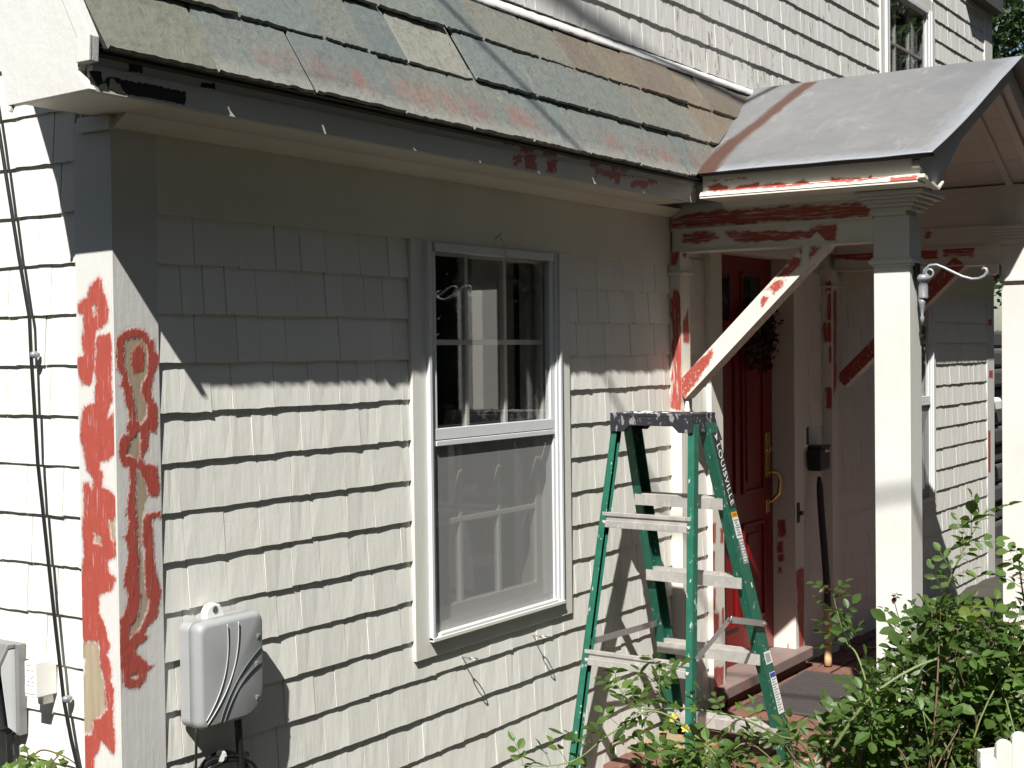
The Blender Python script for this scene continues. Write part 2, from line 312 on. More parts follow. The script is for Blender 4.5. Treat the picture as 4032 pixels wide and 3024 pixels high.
# ------------------------------------------------------------------ mesh helpers
class MB:
    def __init__(s): s.v = []; s.f = []
    def add(s, vs_, fs): 
        k = len(s.v); s.v += [tuple(v) for v in vs_]; s.f += [tuple(i + k for i in f) for f in fs]
    def box(s, x0, x1, y0, y1, z0, z1):
        s.add([(x0,y0,z0),(x1,y0,z0),(x1,y1,z0),(x0,y1,z0),(x0,y0,z1),(x1,y0,z1),(x1,y1,z1),(x0,y1,z1)],
              [(3,2,1,0),(4,5,6,7),(0,1,5,4),(1,2,6,5),(2,3,7,6),(3,0,4,7)]); return s
    def obox(s, o, a, b, c):
        o, a, b, c = map(Vector, (o, a, b, c))
        P = [o, o+a, o+a+b, o+b, o+c, o+a+c, o+a+b+c, o+b+c]
        fs = [(3,2,1,0),(4,5,6,7),(0,1,5,4),(1,2,6,5),(2,3,7,6),(3,0,4,7)]
        if a.cross(b).dot(c) < 0: fs = [f[::-1] for f in fs]
        s.add(P, fs); return s
    def prism(s, poly, d):
        """poly: list of 3D points (planar), extruded by vector d"""
        d = Vector(d); P = [Vector(p) for p in poly]; n = len(P)
        nrm = Vector((0, 0, 0))
        for i in range(n): nrm += P[i].cross(P[(i+1) % n])
        if nrm.dot(d) > 0: P = P[::-1]
        s.add(P + [p + d for p in P], [tuple(range(n)), tuple(range(2*n-1, n-1, -1))] + [((i+1) % n, i, i+n, (i+1) % n + n) for i in range(n)]); return s
    def tube(s, pts, r, n=8, cap=True):
        pts = [Vector(p) for p in pts]; m = len(pts)
        rs = r if isinstance(r, (list, tuple)) else [r]*m
        prev = None; k0 = len(s.v)
        for i, p in enumerate(pts):
            t = (pts[min(i+1, m-1)] - pts[max(i-1, 0)]).normalized()
            if prev is None:
                a = t.orthogonal().normalized()
            else:
                a = prev - t*prev.dot(t)
                a = a.normalized() if a.length > 1e-6 else t.orthogonal().normalized()
            prev = a; b = t.cross(a)
            for j in range(n):
                an = 2*math.pi*j/n; s.v.append(tuple(p + (a*math.cos(an) + b*math.sin(an))*rs[i]))
        for i in range(m-1):
            for j in range(n):
                s.f.append((k0+i*n+j, k0+i*n+(j+1) % n, k0+(i+1)*n+(j+1) % n, k0+(i+1)*n+j))
        if cap:
            s.f.append(tuple(k0+j for j in range(n-1, -1, -1))); s.f.append(tuple(k0+(m-1)*n+j for j in range(n)))
        return s
    def lathe(s, c, prof, n=16, axis='z'):
        k0 = len(s.v); c = Vector(c)
        for (r, z) in prof:
            for j in range(n):
                a = 2*math.pi*j/n
                p = (r*math.cos(a), r*math.sin(a), z) if axis == 'z' else ((r*math.cos(a), z, r*math.sin(a)) if axis == 'y' else (z, r*math.cos(a), r*math.sin(a)))
                s.v.append(tuple(c + Vector(p)))
        for i in range(len(prof)-1):
            for j in range(n): s.f.append((k0+i*n+j, k0+i*n+(j+1) % n, k0+(i+1)*n+(j+1) % n, k0+(i+1)*n+j))
        s.f.append(tuple(k0+j for j in range(n-1, -1, -1))); s.f.append(tuple(k0+(len(prof)-1)*n+j for j in range(n))); return s
    def mesh(s, name):
        me = bpy.data.meshes.new(name); me.from_pydata(s.v, [], s.f); me.update(); return me

WLOC = {}
def link(o, parent=None):
    COL.objects.link(o)
    if parent is not None:
        o.parent = parent
        o.matrix_parent_inverse = Matrix.Translation(-WLOC.get(parent.name, Vector((0, 0, 0))))
    return o
def obj(name, mb, mat, parent=None, smooth=False, bevel=0.0, fix=False):
    me = mb.mesh(name) if isinstance(mb, MB) else mb
    if fix:
        bm = bmesh.new(); bm.from_mesh(me); bmesh.ops.recalc_face_normals(bm, faces=bm.faces); bm.to_mesh(me); bm.free()
    if mat is not None and not me.materials: me.materials.append(M[mat] if isinstance(mat, str) else mat)
    if smooth: me.polygons.foreach_set('use_smooth', [True]*len(me.polygons))
    o = bpy.data.objects.new(name, me); link(o, parent)
    if bevel:
        b = o.modifiers.new('bevel', 'BEVEL'); b.width = bevel; b.segments = 2; b.limit_method = 'ANGLE'; b.angle_limit = R(40); b.harden_normals = False
    return o
def thing(name, label, cat, loc=(0, 0, 0), group=None):
    o = bpy.data.objects.new(name, None); o.location = loc; o.empty_display_size = 0.1; COL.objects.link(o)
    WLOC[o.name] = Vector(loc); o['label'] = label; o['category'] = cat
    if group: o['group'] = group
    return o
def tag(o, label, cat, group=None):
    o['label'] = label; o['category'] = cat
    if group: o['group'] = group
    return o
def struct(o): o['kind'] = 'structure'; return o

def sdf(polys, Q):
    """largest signed distance (positive inside) of 2-D points Q to a list of polygons"""
    best = np.full(len(Q), -0.2)
    for poly in polys:
        p = np.array(poly, float); n = len(p); ins = np.zeros(len(Q), bool); d = np.full(len(Q), 9.0)
        for i in range(n):
            a = p[i]; b = p[(i+1) % n]; e = b - a
            w = Q - a; t = np.clip((w @ e)/max(e @ e, 1e-12), 0, 1); dd = w - t[:, None]*e
            d = np.minimum(d, np.hypot(dd[:, 0], dd[:, 1]))
            c = (a[1] > Q[:, 1]) != (b[1] > Q[:, 1])
            xx = a[0] + (Q[:, 1]-a[1])*(e[0])/(e[1] if abs(e[1]) > 1e-12 else 1e-12)
            ins ^= c & (Q[:, 0] < xx)
        best = np.maximum(best, np.where(ins, d, -d))
    return best

def board(name, O, U, V, w, h, Nn, t, mat, parent, red=(), bare=(), hole=(), axes=(0, 2), res=0.006, bevel=0.0, side=-0.2, grow=0.0):
    """a plank with a finely divided painted face: O corner, U/V unit edge vectors, Nn outward unit normal, thickness t; red/bare: outlines of primer and bare wood in world axes"""
    O, U, V, Nn = map(Vector, (O, U, V, Nn))
    nu = max(1, int(round(w/res))); nv = max(1, int(round(h/res)))
    us = np.linspace(0, w, nu+1); vs_ = np.linspace(0, h, nv+1)
    gu, gv = np.meshgrid(us, vs_)
    P = np.array(O)[None, :] + gu.ravel()[:, None]*np.array(U) + gv.ravel()[:, None]*np.array(V)
    k = (nu+1)
    f = []
    flip = U.cross(V).dot(Nn) < 0
    for j in range(nv):
        for i in range(nu):
            q = (j*k+i, j*k+i+1, (j+1)*k+i+1, (j+1)*k+i); f.append(q[::-1] if flip else q)
    nf = len(P)
    c0 = O; cs = [c0, c0+U*w, c0+U*w+V*h, c0+V*h]; bk = [c - Nn*t for c in cs]
    ex = [tuple(c) for c in cs+bk]; b = nf
    for q in [(b, b+4, b+5, b+1), (b+1, b+5, b+6, b+2), (b+2, b+6, b+7, b+3), (b+3, b+7, b+4, b), (b+4, b+7, b+6, b+5)]:
        f.append(q if not flip else q[::-1])
    me = bpy.data.meshes.new(name); me.from_pydata([tuple(p) for p in P]+ex, [], f); me.update()
    Q = P[:, list(axes)]
    r = sdf(red, Q) + grow if len(red) else np.full(nf, -0.2)
    if len(hole): r = np.minimum(r, -sdf(hole, Q))
    br = sdf(bare, Q) if len(bare) else np.full(nf, -0.2)
    for nm, a, e in (('red', r, side), ('bare', br, -0.2)):
        at = me.attributes.new(nm, 'FLOAT', 'POINT'); at.data.foreach_set('value', np.concatenate([np.clip(a, -0.2, 0.2), np.full(8, e)]).astype(np.float32))
    return obj(name, me, mat, parent)

def project(p):
    d = Vector(p) - CAM_POS; z = d.dot(CF)
    if z < 0.1: return None
    return (2016 + 5502.65*d.dot(CR)/z, 1512 - 5502.65*d.dot(CU)/z, z)
PRIMER = {"left_red":[[[0.051,2.395],[0.043,2.387],[0.038,2.365],[0.025,2.338],[0.02,2.308],[0.023,2.289],[0.041,2.272],[0.063,2.267],[0.07,2.252],[0.073,2.237],[0.07,2.221],[0.075,2.176],[0.081,2.161],[0.087,2.134],[0.116,2.134],[0.127,2.149],[0.135,2.168],[0.137,2.199],[0.111,2.207],[0.116,2.237],[0.118,2.245],[0.109,2.272],[0.111,2.306],[0.128,2.314],[0.13,2.333],[0.11,2.344],[0.092,2.348],[0.086,2.37],[0.069,2.387]],[[0.061,2.252],[0.016,2.257],[0.008,2.236],[0.009,2.191],[0.014,2.153],[0.017,2.134],[0.012,2.093],[0.027,2.07],[0.03,2.047],[0.005,2.063],[0.003,2.033],[0.001,1.999],[0.007,1.964],[0.03,1.949],[0.058,1.944],[0.065,1.925],[0.051,1.918],[0.055,1.879],[0.038,1.876],[0.021,1.869],[0.007,1.859],[0.006,1.821],[0.122,1.815],[0.123,1.884],[0.103,1.889],[0.089,1.855],[0.085,1.901],[0.11,1.923],[0.118,1.973],[0.129,1.992],[0.127,2.038],[0.115,2.076],[0.083,2.083],[0.071,2.085],[0.074,2.107],[0.067,2.145],[0.072,2.168],[0.065,2.221]],[[0.122,1.823],[0.005,1.829],[0.006,1.81],[0.034,1.797],[0.024,1.752],[0.008,1.746],[0.008,1.713],[0.043,1.701],[0.038,1.675],[0.013,1.658],[0.028,1.63],[0.074,1.611],[0.075,1.569],[0.053,1.536],[0.037,1.492],[0.049,1.464],[0.036,1.447],[0.034,1.416],[0.045,1.409],[0.026,1.383],[0.03,1.333],[0.029,1.279],[0.024,1.246],[0.031,1.222],[0.05,1.234],[0.075,1.254],[0.085,1.225],[0.105,1.199],[0.102,1.161],[0.139,1.155],[0.148,1.216],[0.148,1.243],[0.139,1.252],[0.112,1.26],[0.1,1.3],[0.077,1.307],[0.053,1.33],[0.055,1.379],[0.068,1.416],[0.079,1.434],[0.069,1.481],[0.077,1.499],[0.1,1.493],[0.123,1.483],[0.14,1.505],[0.141,1.574],[0.131,1.598],[0.143,1.613],[0.136,1.644],[0.135,1.668],[0.125,1.707],[0.129,1.776]]],"left_bare":[[[0.138,1.485],[0.1,1.493],[0.077,1.492],[0.073,1.435],[0.057,1.387],[0.053,1.33],[0.077,1.307],[0.1,1.3],[0.112,1.26],[0.141,1.256],[0.141,1.388],[0.127,1.444],[0.142,1.446]],[[0.032,1.797],[0.006,1.806],[0.008,1.749],[0.022,1.752]],[[0.086,1.763],[0.064,1.757],[0.061,1.738],[0.086,1.739]],[[0.076,2.324],[0.059,2.327],[0.059,2.309],[0.074,2.301]]],"front_red":[[[0.005,2.236],[0.01,2.251],[0.03,2.262],[0.064,2.272],[0.093,2.268],[0.108,2.255],[0.113,2.241],[0.128,2.245],[0.127,2.216],[0.142,2.204],[0.142,2.181],[0.126,2.158],[0.118,2.131],[0.117,2.104],[0.124,2.088],[0.134,2.072],[0.136,2.026],[0.127,2.007],[0.107,2.012],[0.102,1.993],[0.101,1.969],[0.083,1.951],[0.09,1.932],[0.131,1.927],[0.137,1.87],[0.131,1.847],[0.099,1.852],[0.092,1.885],[0.073,1.914],[0.061,1.926],[0.06,1.807],[0.026,1.811],[0.034,1.856],[0.04,1.886],[0.036,1.928],[0.017,1.933],[0.008,1.957],[0.009,1.994],[0.024,2.011],[0.038,2.012],[0.031,2.031],[0.044,2.046],[0.039,2.065],[0.03,2.084],[0.026,2.122],[0.012,2.13],[0.022,2.153],[0.006,2.168]],[[0.027,1.827],[0.061,1.823],[0.062,1.758],[0.068,1.699],[0.062,1.662],[0.07,1.599],[0.059,1.555],[0.034,1.536],[0.031,1.513],[0.063,1.523],[0.076,1.544],[0.092,1.565],[0.095,1.587],[0.085,1.612],[0.084,1.639],[0.082,1.667],[0.083,1.717],[0.076,1.737],[0.082,1.794],[0.088,1.809],[0.138,1.811],[0.138,1.792],[0.11,1.791],[0.114,1.752],[0.115,1.693],[0.122,1.653],[0.138,1.608],[0.13,1.574],[0.122,1.544],[0.091,1.526],[0.08,1.509],[0.093,1.499],[0.075,1.486],[0.05,1.475],[0.057,1.461],[0.079,1.443],[0.088,1.426],[0.109,1.426],[0.083,1.415],[0.08,1.392],[0.062,1.377],[0.033,1.379],[0.009,1.392],[-0.0,1.413],[-0.001,1.462],[-0.002,1.557],[0.013,1.566],[0.021,1.591],[0.029,1.613],[0.015,1.642],[0.02,1.668],[0.031,1.704],[0.027,1.743],[0.013,1.76],[0.027,1.766],[0.033,1.795]]],"front_bare":[[[0.034,2.236],[0.053,2.245],[0.081,2.247],[0.102,2.228],[0.107,2.205],[0.103,2.155],[0.085,2.132],[0.082,2.113],[0.089,2.093],[0.102,2.081],[0.098,2.051],[0.08,2.032],[0.066,2.045],[0.06,2.087],[0.053,2.125],[0.037,2.156],[0.03,2.19]],[[0.047,1.99],[0.075,2.013],[0.077,1.99],[0.074,1.952],[0.066,1.937],[0.056,1.953],[0.032,1.959]],[[0.063,1.918],[0.073,1.914],[0.092,1.885],[0.099,1.85],[0.082,1.805],[0.06,1.807]],[[0.062,1.823],[0.083,1.821],[0.08,1.798],[0.076,1.737],[0.082,1.667],[0.085,1.612],[0.095,1.587],[0.076,1.544],[0.061,1.524],[0.034,1.509],[0.037,1.535],[0.059,1.555],[0.07,1.599],[0.062,1.662],[0.068,1.699]],[[0.036,1.413],[0.053,1.413],[0.056,1.403],[0.029,1.407]]],"front_blob":[[[0.08,2.23],[0.095,2.213],[0.096,2.182],[0.089,2.165],[0.061,2.157],[0.052,2.182],[0.055,2.213],[0.068,2.226]]],"beam_upper":[[[-0.01,2.744],[-0.057,2.757],[-0.121,2.77],[-0.3,2.772],[-0.522,2.77],[-0.696,2.762],[-0.808,2.76],[-0.857,2.745],[-0.857,2.71],[-0.752,2.706],[-0.553,2.712],[-0.299,2.711],[-0.012,2.715]]],"beam_lower":[[[-0.054,2.688],[-0.208,2.688],[-0.22,2.655],[-0.159,2.643],[-0.056,2.65]],[[-0.239,2.689],[-0.379,2.681],[-0.607,2.663],[-0.616,2.684],[-0.722,2.682],[-0.721,2.623],[-0.571,2.635],[-0.457,2.633],[-0.341,2.631],[-0.265,2.657]]],"pil_left":[[[-0.007,2.657],[-0.044,2.615],[-0.028,2.553],[-0.003,2.559]],[[-0.027,2.459],[-0.047,2.422],[-0.045,2.23],[-0.015,2.231],[0.004,2.348],[0.001,2.41]],[[-0.005,2.251],[-0.087,2.25],[-0.084,1.98],[-0.041,1.941],[0.002,1.96]]],"pil_left_front":[[[2.973,2.302],[3.035,2.379],[3.042,2.23],[2.966,2.23]],[[2.99,2.627],[3.055,2.631],[3.019,2.591],[2.984,2.593]]],"brace":[[[-0.028,2.077],[-0.049,2.096],[-0.185,2.205],[-0.195,2.179],[-0.121,2.077],[-0.048,1.986],[-0.027,1.973]],[[-0.47,2.486],[-0.548,2.568],[-0.579,2.558],[-0.575,2.533],[-0.525,2.493]],[[-0.562,2.589],[-0.584,2.596],[-0.579,2.571]],[[-0.616,2.603],[-0.66,2.601],[-0.633,2.573],[-0.611,2.553]],[[-0.419,2.437],[-0.47,2.476],[-0.515,2.476],[-0.46,2.418],[-0.451,2.44]],[[-0.402,2.381],[-0.414,2.411],[-0.437,2.414],[-0.432,2.393],[-0.409,2.37]]],"fascia":[[[1.442,2.825],[1.492,2.831],[1.492,2.798],[1.442,2.793]],[[1.506,2.837],[1.576,2.845],[1.575,2.799],[1.505,2.792]],[[1.638,2.836],[1.707,2.844],[1.706,2.805],[1.637,2.798]],[[1.96,2.842],[2.071,2.853],[2.07,2.823],[1.96,2.812]],[[2.059,2.838],[2.197,2.852],[2.196,2.83],[2.059,2.816]],[[2.22,2.826],[2.34,2.838],[2.34,2.809],[2.219,2.798]],[[2.098,2.826],[2.127,2.828],[2.126,2.801],[2.098,2.798]],[[2.197,2.846],[2.544,2.881],[2.543,2.866],[2.196,2.832]],[[2.34,2.844],[2.428,2.852],[2.427,2.829],[2.34,2.821]]],"fascia_top":[[[1.389,2.876],[1.456,2.884],[1.455,2.864],[1.389,2.856]],[[1.488,2.883],[1.571,2.893],[1.57,2.857],[1.487,2.848]],[[1.618,2.87],[1.706,2.88],[1.705,2.857],[1.618,2.848]],[[1.796,2.878],[1.879,2.887],[1.879,2.863],[1.796,2.854]],[[1.932,2.88],[2.075,2.895],[2.074,2.86],[1.931,2.845]],[[2.086,2.874],[2.224,2.889],[2.223,2.861],[2.085,2.847]]],"rot":[[[-0.247,2.826],[-0.213,2.833],[-0.209,2.81],[-0.191,2.823],[-0.047,2.824],[0.039,2.823],[0.033,2.793],[-0.043,2.793],[-0.144,2.792],[-0.192,2.795],[-0.2,2.811],[-0.222,2.799],[-0.243,2.801]]],"rot_top":[[[-0.128,2.868],[-0.089,2.874],[-0.09,2.85],[-0.129,2.844]],[[0.092,2.853],[0.138,2.86],[0.137,2.847],[0.092,2.841]]],"cornice":[[[-0.28,2.843],[-0.322,2.853],[-0.358,2.84],[-0.367,2.828],[-0.422,2.839],[-0.494,2.846],[-0.498,2.833],[-0.582,2.843],[-0.626,2.825],[-0.673,2.846],[-0.695,2.834],[-0.703,2.824],[-0.788,2.827],[-0.784,2.84],[-0.9,2.832],[-0.908,2.822],[-0.94,2.835],[-0.946,2.819],[-1.005,2.828],[-1.005,2.814],[-0.28,2.824]],[[-0.285,2.875],[-0.331,2.871],[-0.331,2.861],[-0.285,2.864]],[[-0.34,2.872],[-0.386,2.869],[-0.386,2.86],[-0.34,2.864]],[[-0.395,2.872],[-0.445,2.868],[-0.445,2.86],[-0.395,2.864]]],"casing_left":[[[3.297,1.437],[3.344,1.431],[3.342,1.342],[3.295,1.348]],[[3.302,1.313],[3.333,1.309],[3.331,1.206],[3.3,1.211]],[[3.275,1.153],[3.338,1.143],[3.335,1.04],[3.273,1.051]],[[3.312,1.037],[3.367,1.028],[3.365,0.932],[3.31,0.942]],[[3.315,0.796],[3.41,0.778],[3.407,0.646],[3.312,0.666]],[[3.391,1.406],[3.423,1.402],[3.422,1.333],[3.389,1.337]],[[3.399,1.044],[3.424,1.04],[3.422,0.943],[3.397,0.947]]],"jamb":[[[0.075,1.344],[0.034,1.346],[0.035,1.261],[0.076,1.259]],[[0.076,1.231],[0.051,1.233],[0.052,1.179],[0.077,1.177]],[[0.073,1.166],[0.044,1.168],[0.044,1.137],[0.073,1.135]],[[0.076,1.103],[0.057,1.105],[0.057,1.074],[0.076,1.072]],[[0.031,0.723],[0.011,0.725],[0.011,0.69],[0.031,0.688]]],"casing_right":[[[4.262,1.093],[4.374,1.094],[4.365,0.641],[4.304,0.637]]],"pil_right":[[[-0.017,2.549],[-0.059,2.548],[-0.058,2.495],[-0.016,2.497]],[[-0.02,2.489],[-0.058,2.487],[-0.057,2.343],[-0.019,2.344]],[[-0.002,2.336],[-0.057,2.335],[-0.056,2.23],[-0.002,2.231]],[[-0.035,2.214],[-0.056,2.214],[-0.055,2.126],[-0.034,2.126]],[[-0.008,1.997],[-0.05,1.997],[-0.049,1.884],[-0.007,1.883]]],"beam_right":[[[-0.002,2.718],[-0.215,2.713],[-0.215,2.66],[-0.002,2.67]],[[-0.47,2.7],[-0.555,2.696],[-0.555,2.651],[-0.47,2.655]],[[-0.583,2.708],[-0.739,2.7],[-0.739,2.654],[-0.583,2.662]]],"beam_right_up":[[[-0.485,2.774],[-0.508,2.794],[-0.529,2.777],[-0.503,2.757]]],"corner_right":[[[7.927,2.393],[8.031,2.395],[8.03,2.35],[7.927,2.349]],[[7.942,2.029],[8.046,2.027],[8.045,1.971],[7.941,1.973]],[[7.914,1.598],[7.976,1.595],[7.971,1.295],[7.909,1.299]]]}

# ================================================================== GROUND
gb = MB()
def sheet(name, x0, x1, y0, y1, z, n, mat, amp=0.0):
    mb = MB(); xs = np.linspace(x0, x1, n+1); ys = np.linspace(y0, y1, n+1)
    for j in range(n+1):
        for i in range(n+1):
            mb.v.append((xs[i], ys[j], z + amp*mnoise.noise(Vector((xs[i]*3, ys[j]*3, 1.3)))))
    for j in range(n):
        for i in range(n): mb.f.append((j*(n+1)+i, j*(n+1)+i+1, (j+1)*(n+1)+i+1, (j+1)*(n+1)+i))
    return mb
ground = struct(obj('ground', sheet('ground', -150, 150, -150, 150, 0.40, 6, None), 'soil'))
bed = struct(obj('garden_bed', sheet('bed', -6, 9, -6, 6, 0.53, 120, None, 0.035), 'soil', smooth=True))

# brick landing in front of the door
landing = thing('brick_landing', 'red brick landing laid in front of the red door', 'landing', (3.6, -0.8, 0.5))
obj('mortar_bed', MB().box(2.35, 6.2, -2.0, 0.03, 0.36, 0.572), 'mortar', landing)
bv = []
for k in range(5):
    mb = MB(); rr = random.Random(k)
    j = lambda: rr.uniform(-0.003, 0.003)
    P = []
    for (a, b_, c) in ((0,0,0),(1,0,0),(1,1,0),(0,1,0),(0.012,0.012,1),(0.988,0.012,1),(0.988,0.988,1),(0.012,0.988,1)):
        P.append((a*0.195 + j(), b_*0.092 + j(), c*0.03 + (j() if c else 0)))
    mb.add(P, [(3,2,1,0),(4,5,6,7),(0,1,5,4),(1,2,6,5),(2,3,7,6),(3,0,4,7)])
    bv.append(mb.mesh('brick')); bv[-1].materials.append(M['brick'])
rr = random.Random(3); nb = 0
cells = []
for iy in range(20):
    for ix in range(20):
        x = 2.36 + ix*0.205 + (0.1 if iy % 2 else 0); y = -0.075 - iy*0.102
        if x > 6.0: continue
        p = project((x+0.1, y+0.04, 0.59))
        vis = p and -60 < p[0] < 4100 and 0 < p[1] < 3250
        cells.append((0 if vis else 1, (p[2] if p else 99), x, y))
cells.sort()
rest = MB()
for i, (nv_, d_, x, y) in enumerate(cells):
    zz = 0.562 + rr.uniform(-0.003, 0.004)
    if i < 240 and nv_ == 0:
        o = bpy.data.objects.new('brick', bv[i % 5]); o.location = (x, y, zz); link(o, landing)
    else: rest.box(x, x+0.193, y, y+0.09, zz, zz+0.03)
o = obj('brick_field', rest, 'brick', landing); o['kind'] = 'stuff'

# ================================================================== HOUSE
house = thing('house', 'cream shingled house with slate eave and a red front door under a small portico', 'house', (0, 0, 0.4))

# ---- wall bodies
def wall_body(name, rects, y0, y1):
    mb = MB()
    for (x0, x1, z0, z1) in rects: mb.box(x0, x1, y0, y1, z0, z1)
    return obj(name, mb, 'shingle', house)
XE = 8.083
fw = wall_body('front_wall', [(0.10, 1.245, 0.35, 2.82), (1.245, 2.062, 0.35, 1.29), (1.245, 2.062, 2.55, 2.82), (2.062, 3.40, 0.35, 2.82),
     (3.40, 4.27, 0.35, 0.60), (3.40, 4.27, 2.66, 2.82), (4.27, 5.80, 0.35, 2.82), (5.80, 6.62, 0.35, 1.25), (5.80, 6.62, 2.5, 2.82), (6.62, XE-0.02, 0.35, 2.82)], 0.022, 0.12)
YU = 0.06
uw = wall_body('upper_wall', [(0.30, 5.93, 3.30, 6.2), (5.93, 6.80, 3.30, 3.35), (5.93, 6.80, 4.37, 6.2), (6.80, 8.26, 3.30, 6.2), (5.93, 6.80, 3.25, 3.302)], YU+0.022, YU+0.12)
mb = MB(); mb.box(0.022, 0.098, 0.13, 7.0, 0.35, 6.0)
lw = obj('side_wall', mb, 'shingle', house)
mb = MB(); mb.box(XE-0.02, XE+0.05, 0.13, 7.0, 0.35, 6.0)
obj('end_wall', mb, 'shingle', house)

# ---- shingles
SV = []
for k in range(8):
    r_ = random.Random(100+k); mb = MB(); n = 5
    H = 0.158; T = 0.0115
    bz = [r_.uniform(-0.0010, 0.0010) + (r_.uniform(-0.003, 0.001) if r_.random() < 0.12 else 0) for i in range(n+1)]
    mid = [r_.uniform(-0.0009, 0.0009) for i in range(n+1)]
    tilt = r_.uniform(-0.0012, 0.0012)
    for i in range(n+1):
        u = i/n
        cup = 0.0012*((2*u-1)**2)
        mb.v += [(u, tilt*(u-.5) - cup, bz[i]), (u, T + 0.002, bz[i]+0.0005), (u, 0.0092 + mid[i], H), (u, 0.0145, H), (u, 0.0048 + mid[i]*1.0 - cup*.5, H*0.5)]
    for i in range(n):
        a = i*5; b_ = a+5
        mb.f += [(a, b_, b_+4, a+4), (a+4, b_+4, b_+2, a+2), (a+1, b_+1, b_, a), (a+2, b_+2, b_+3, a+3)]
    mb.f += [(0, 4, 2, 3, 1), (n*5+1, n*5+3, n*5+2, n*5+4, n*5)]
    SV.append(mb)
SHING = []      # (wall object, material key, matrix, variant, projected area)
def course(wall, mat, face, x0, x1, z, wmin, wmax, off, seed, exposure=0.127):
    r_ = random.Random(seed); x = x0; first = True
    while x < x1 - 0.004:
        w = r_.uniform(wmin, wmax)
        if first: w *= r_.uniform(0.4, 1.0); first = False
        if x1 - (x + w) < wmin*0.45: w = x1 - x
        gap = r_.uniform(0.001, 0.0032)
        dz = r_.uniform(-0.0018, 0.0012); dy = r_.uniform(-0.0012, 0.0008); rot = r_.uniform(-0.003, 0.003)
        S = Matrix.Diagonal((w-gap, 1, exposure/0.127, 1)); Rr = Matrix.Rotation(rot, 4, 'Y')
        if face == 'front': T_ = Matrix.Translation((x, off+dy, z+dz)) @ Rr @ S
        else: T_ = Matrix.Translation((off+dy, x+w, z+dz)) @ Matrix.Rotation(-math.pi/2, 4, 'Z') @ Rr @ S
        c = T_ @ Vector((0.5, 0, 0.06)); p = project(c)
        area = 0
        if p and -80 < p[0] < 4110 and -80 < p[1] < 3100: area = (w*exposure)/p[2]**2
        SHING.append((wall, mat, T_, r_.randrange(8), area)); x += w

ZS = [2.437 - 0.127*k for k in range(0, 17)]
for k, z in enumerate(ZS):
    if z > 1.2 - 0.0:
        segs = [(0.144, 1.176), (2.129, 2.963), (3.052, 3.31), (4.412, 4.70), (4.79, 5.70)]
    else: segs = [(0.144, 2.963), (3.052, 3.31), (4.412, 4.70), (4.79, 5.70)]
    for s_, (a, b_) in enumerate(segs): course(fw, 'shingle', 'front', a, b_, z, 0.075, 0.165, 0.003, k*10+s_)
for k in range(-3, 13):
    z = 2.09 - 0.1362*k
    if z > 2.52: continue
    segs = [(6.652, 7.90)] if z > 1.2 else [(5.70, 7.90)]
    for s_, (a, b_) in enumerate(segs): course(fw, 'shingle', 'front', a, b_, z, 0.075, 0.15, 0.003, 900+k*10+s_, 0.1362)
for k in range(-5, 17):
    z = 2.437 - 0.127*k
    course(lw, 'shingle', 'side', 0.138, 1.7, z, 0.10, 0.21, 0.003, 2000+k)
for k in range(0, 13):
    z = 3.448 + 0.1285*k
    segs = [(0.32, 5.81), (6.876, 8.09)]
    if z > 5.0: break
    for s_, (a, b_) in enumerate(segs): course(uw, 'shingle_old', 'front', a, b_, z, 0.065, 0.125, YU+0.003, 3000+k*10+s_, 0.1285)
SHING.sort(key=lambda s: -s[4])
smesh = {}
def shingle_mesh(mat, k):
    if (mat, k) not in smesh:
        me = SV[k].mesh('shingle'); me.materials.append(M[mat]); smesh[(mat, k)] = me
    return smesh[(mat, k)]
for (wall, mat, T_, k, a) in SHING[:300]:
    o = bpy.data.objects.new('shingle', shingle_mesh(mat, k)); COL.objects.link(o); o.parent = wall
    o.matrix_parent_inverse = Matrix.Translation(-Vector((0, 0, 0)))
    o.matrix_basis = T_
fields = {}
for (wall, mat, T_, k, a) in SHING[300:]:
    mb = fields.setdefault(mat, MB())
    mb.add([T_ @ Vector(v) for v in SV[k].v], SV[k].f)
for mat, mb in fields.items():
    o = obj('shingle_field', mb, mat, house); o['kind'] = 'stuff'

# ---- corner boards with primer
P_ = PRIMER
board('corner_board', (0, 0.0064, 0.4), (0, 1, 0), (0, 0, 1), 0.1306, 2.38, (-1, 0, 0), 0.024, 'corner', house, P_['left_red'], P_['left_bare'], P_['left_bare'], (1, 2), 0.005, grow=0.0025)
fr_red = [p for p in P_['front_red']]
b1 = board('corner_board', (0.0, 0, 0.4), (1, 0, 0), (0, 0, 1), 0.142, 2.36, (0, -1, 0), 0.006, 'corner', house, fr_red, P_['front_bare'], P_['front_bare'], (0, 2), 0.005)
# put the loose blob of primer back inside the scraped ring
me = b1.data; nP = len(me.vertices); co = np.empty(nP*3); me.vertices.foreach_get('co', co); co = co.reshape(-1, 3)
blob = sdf(P_['front_blob'], co[:, [0, 2]]); a_ = me.attributes['red']; cur = np.empty(nP, np.float32); a_.data.foreach_get('value', cur)
a_.data.foreach_set('value', np.maximum(cur, np.clip(blob, -0.2, 0.2)).astype(np.float32))
board('corner_board', (7.90, 0, 0.4), (1, 0, 0), (0, 0, 1), 0.185, 2.36, (0, -1, 0), 0.024, 'corner', house, P_['corner_right'], [], [], (0, 2), 0.01)
obj('corner_board', MB().box(8.09, 8.29, YU-0.004, YU+0.02, 3.3, 4.64), 'trim', house, bevel=0.002)

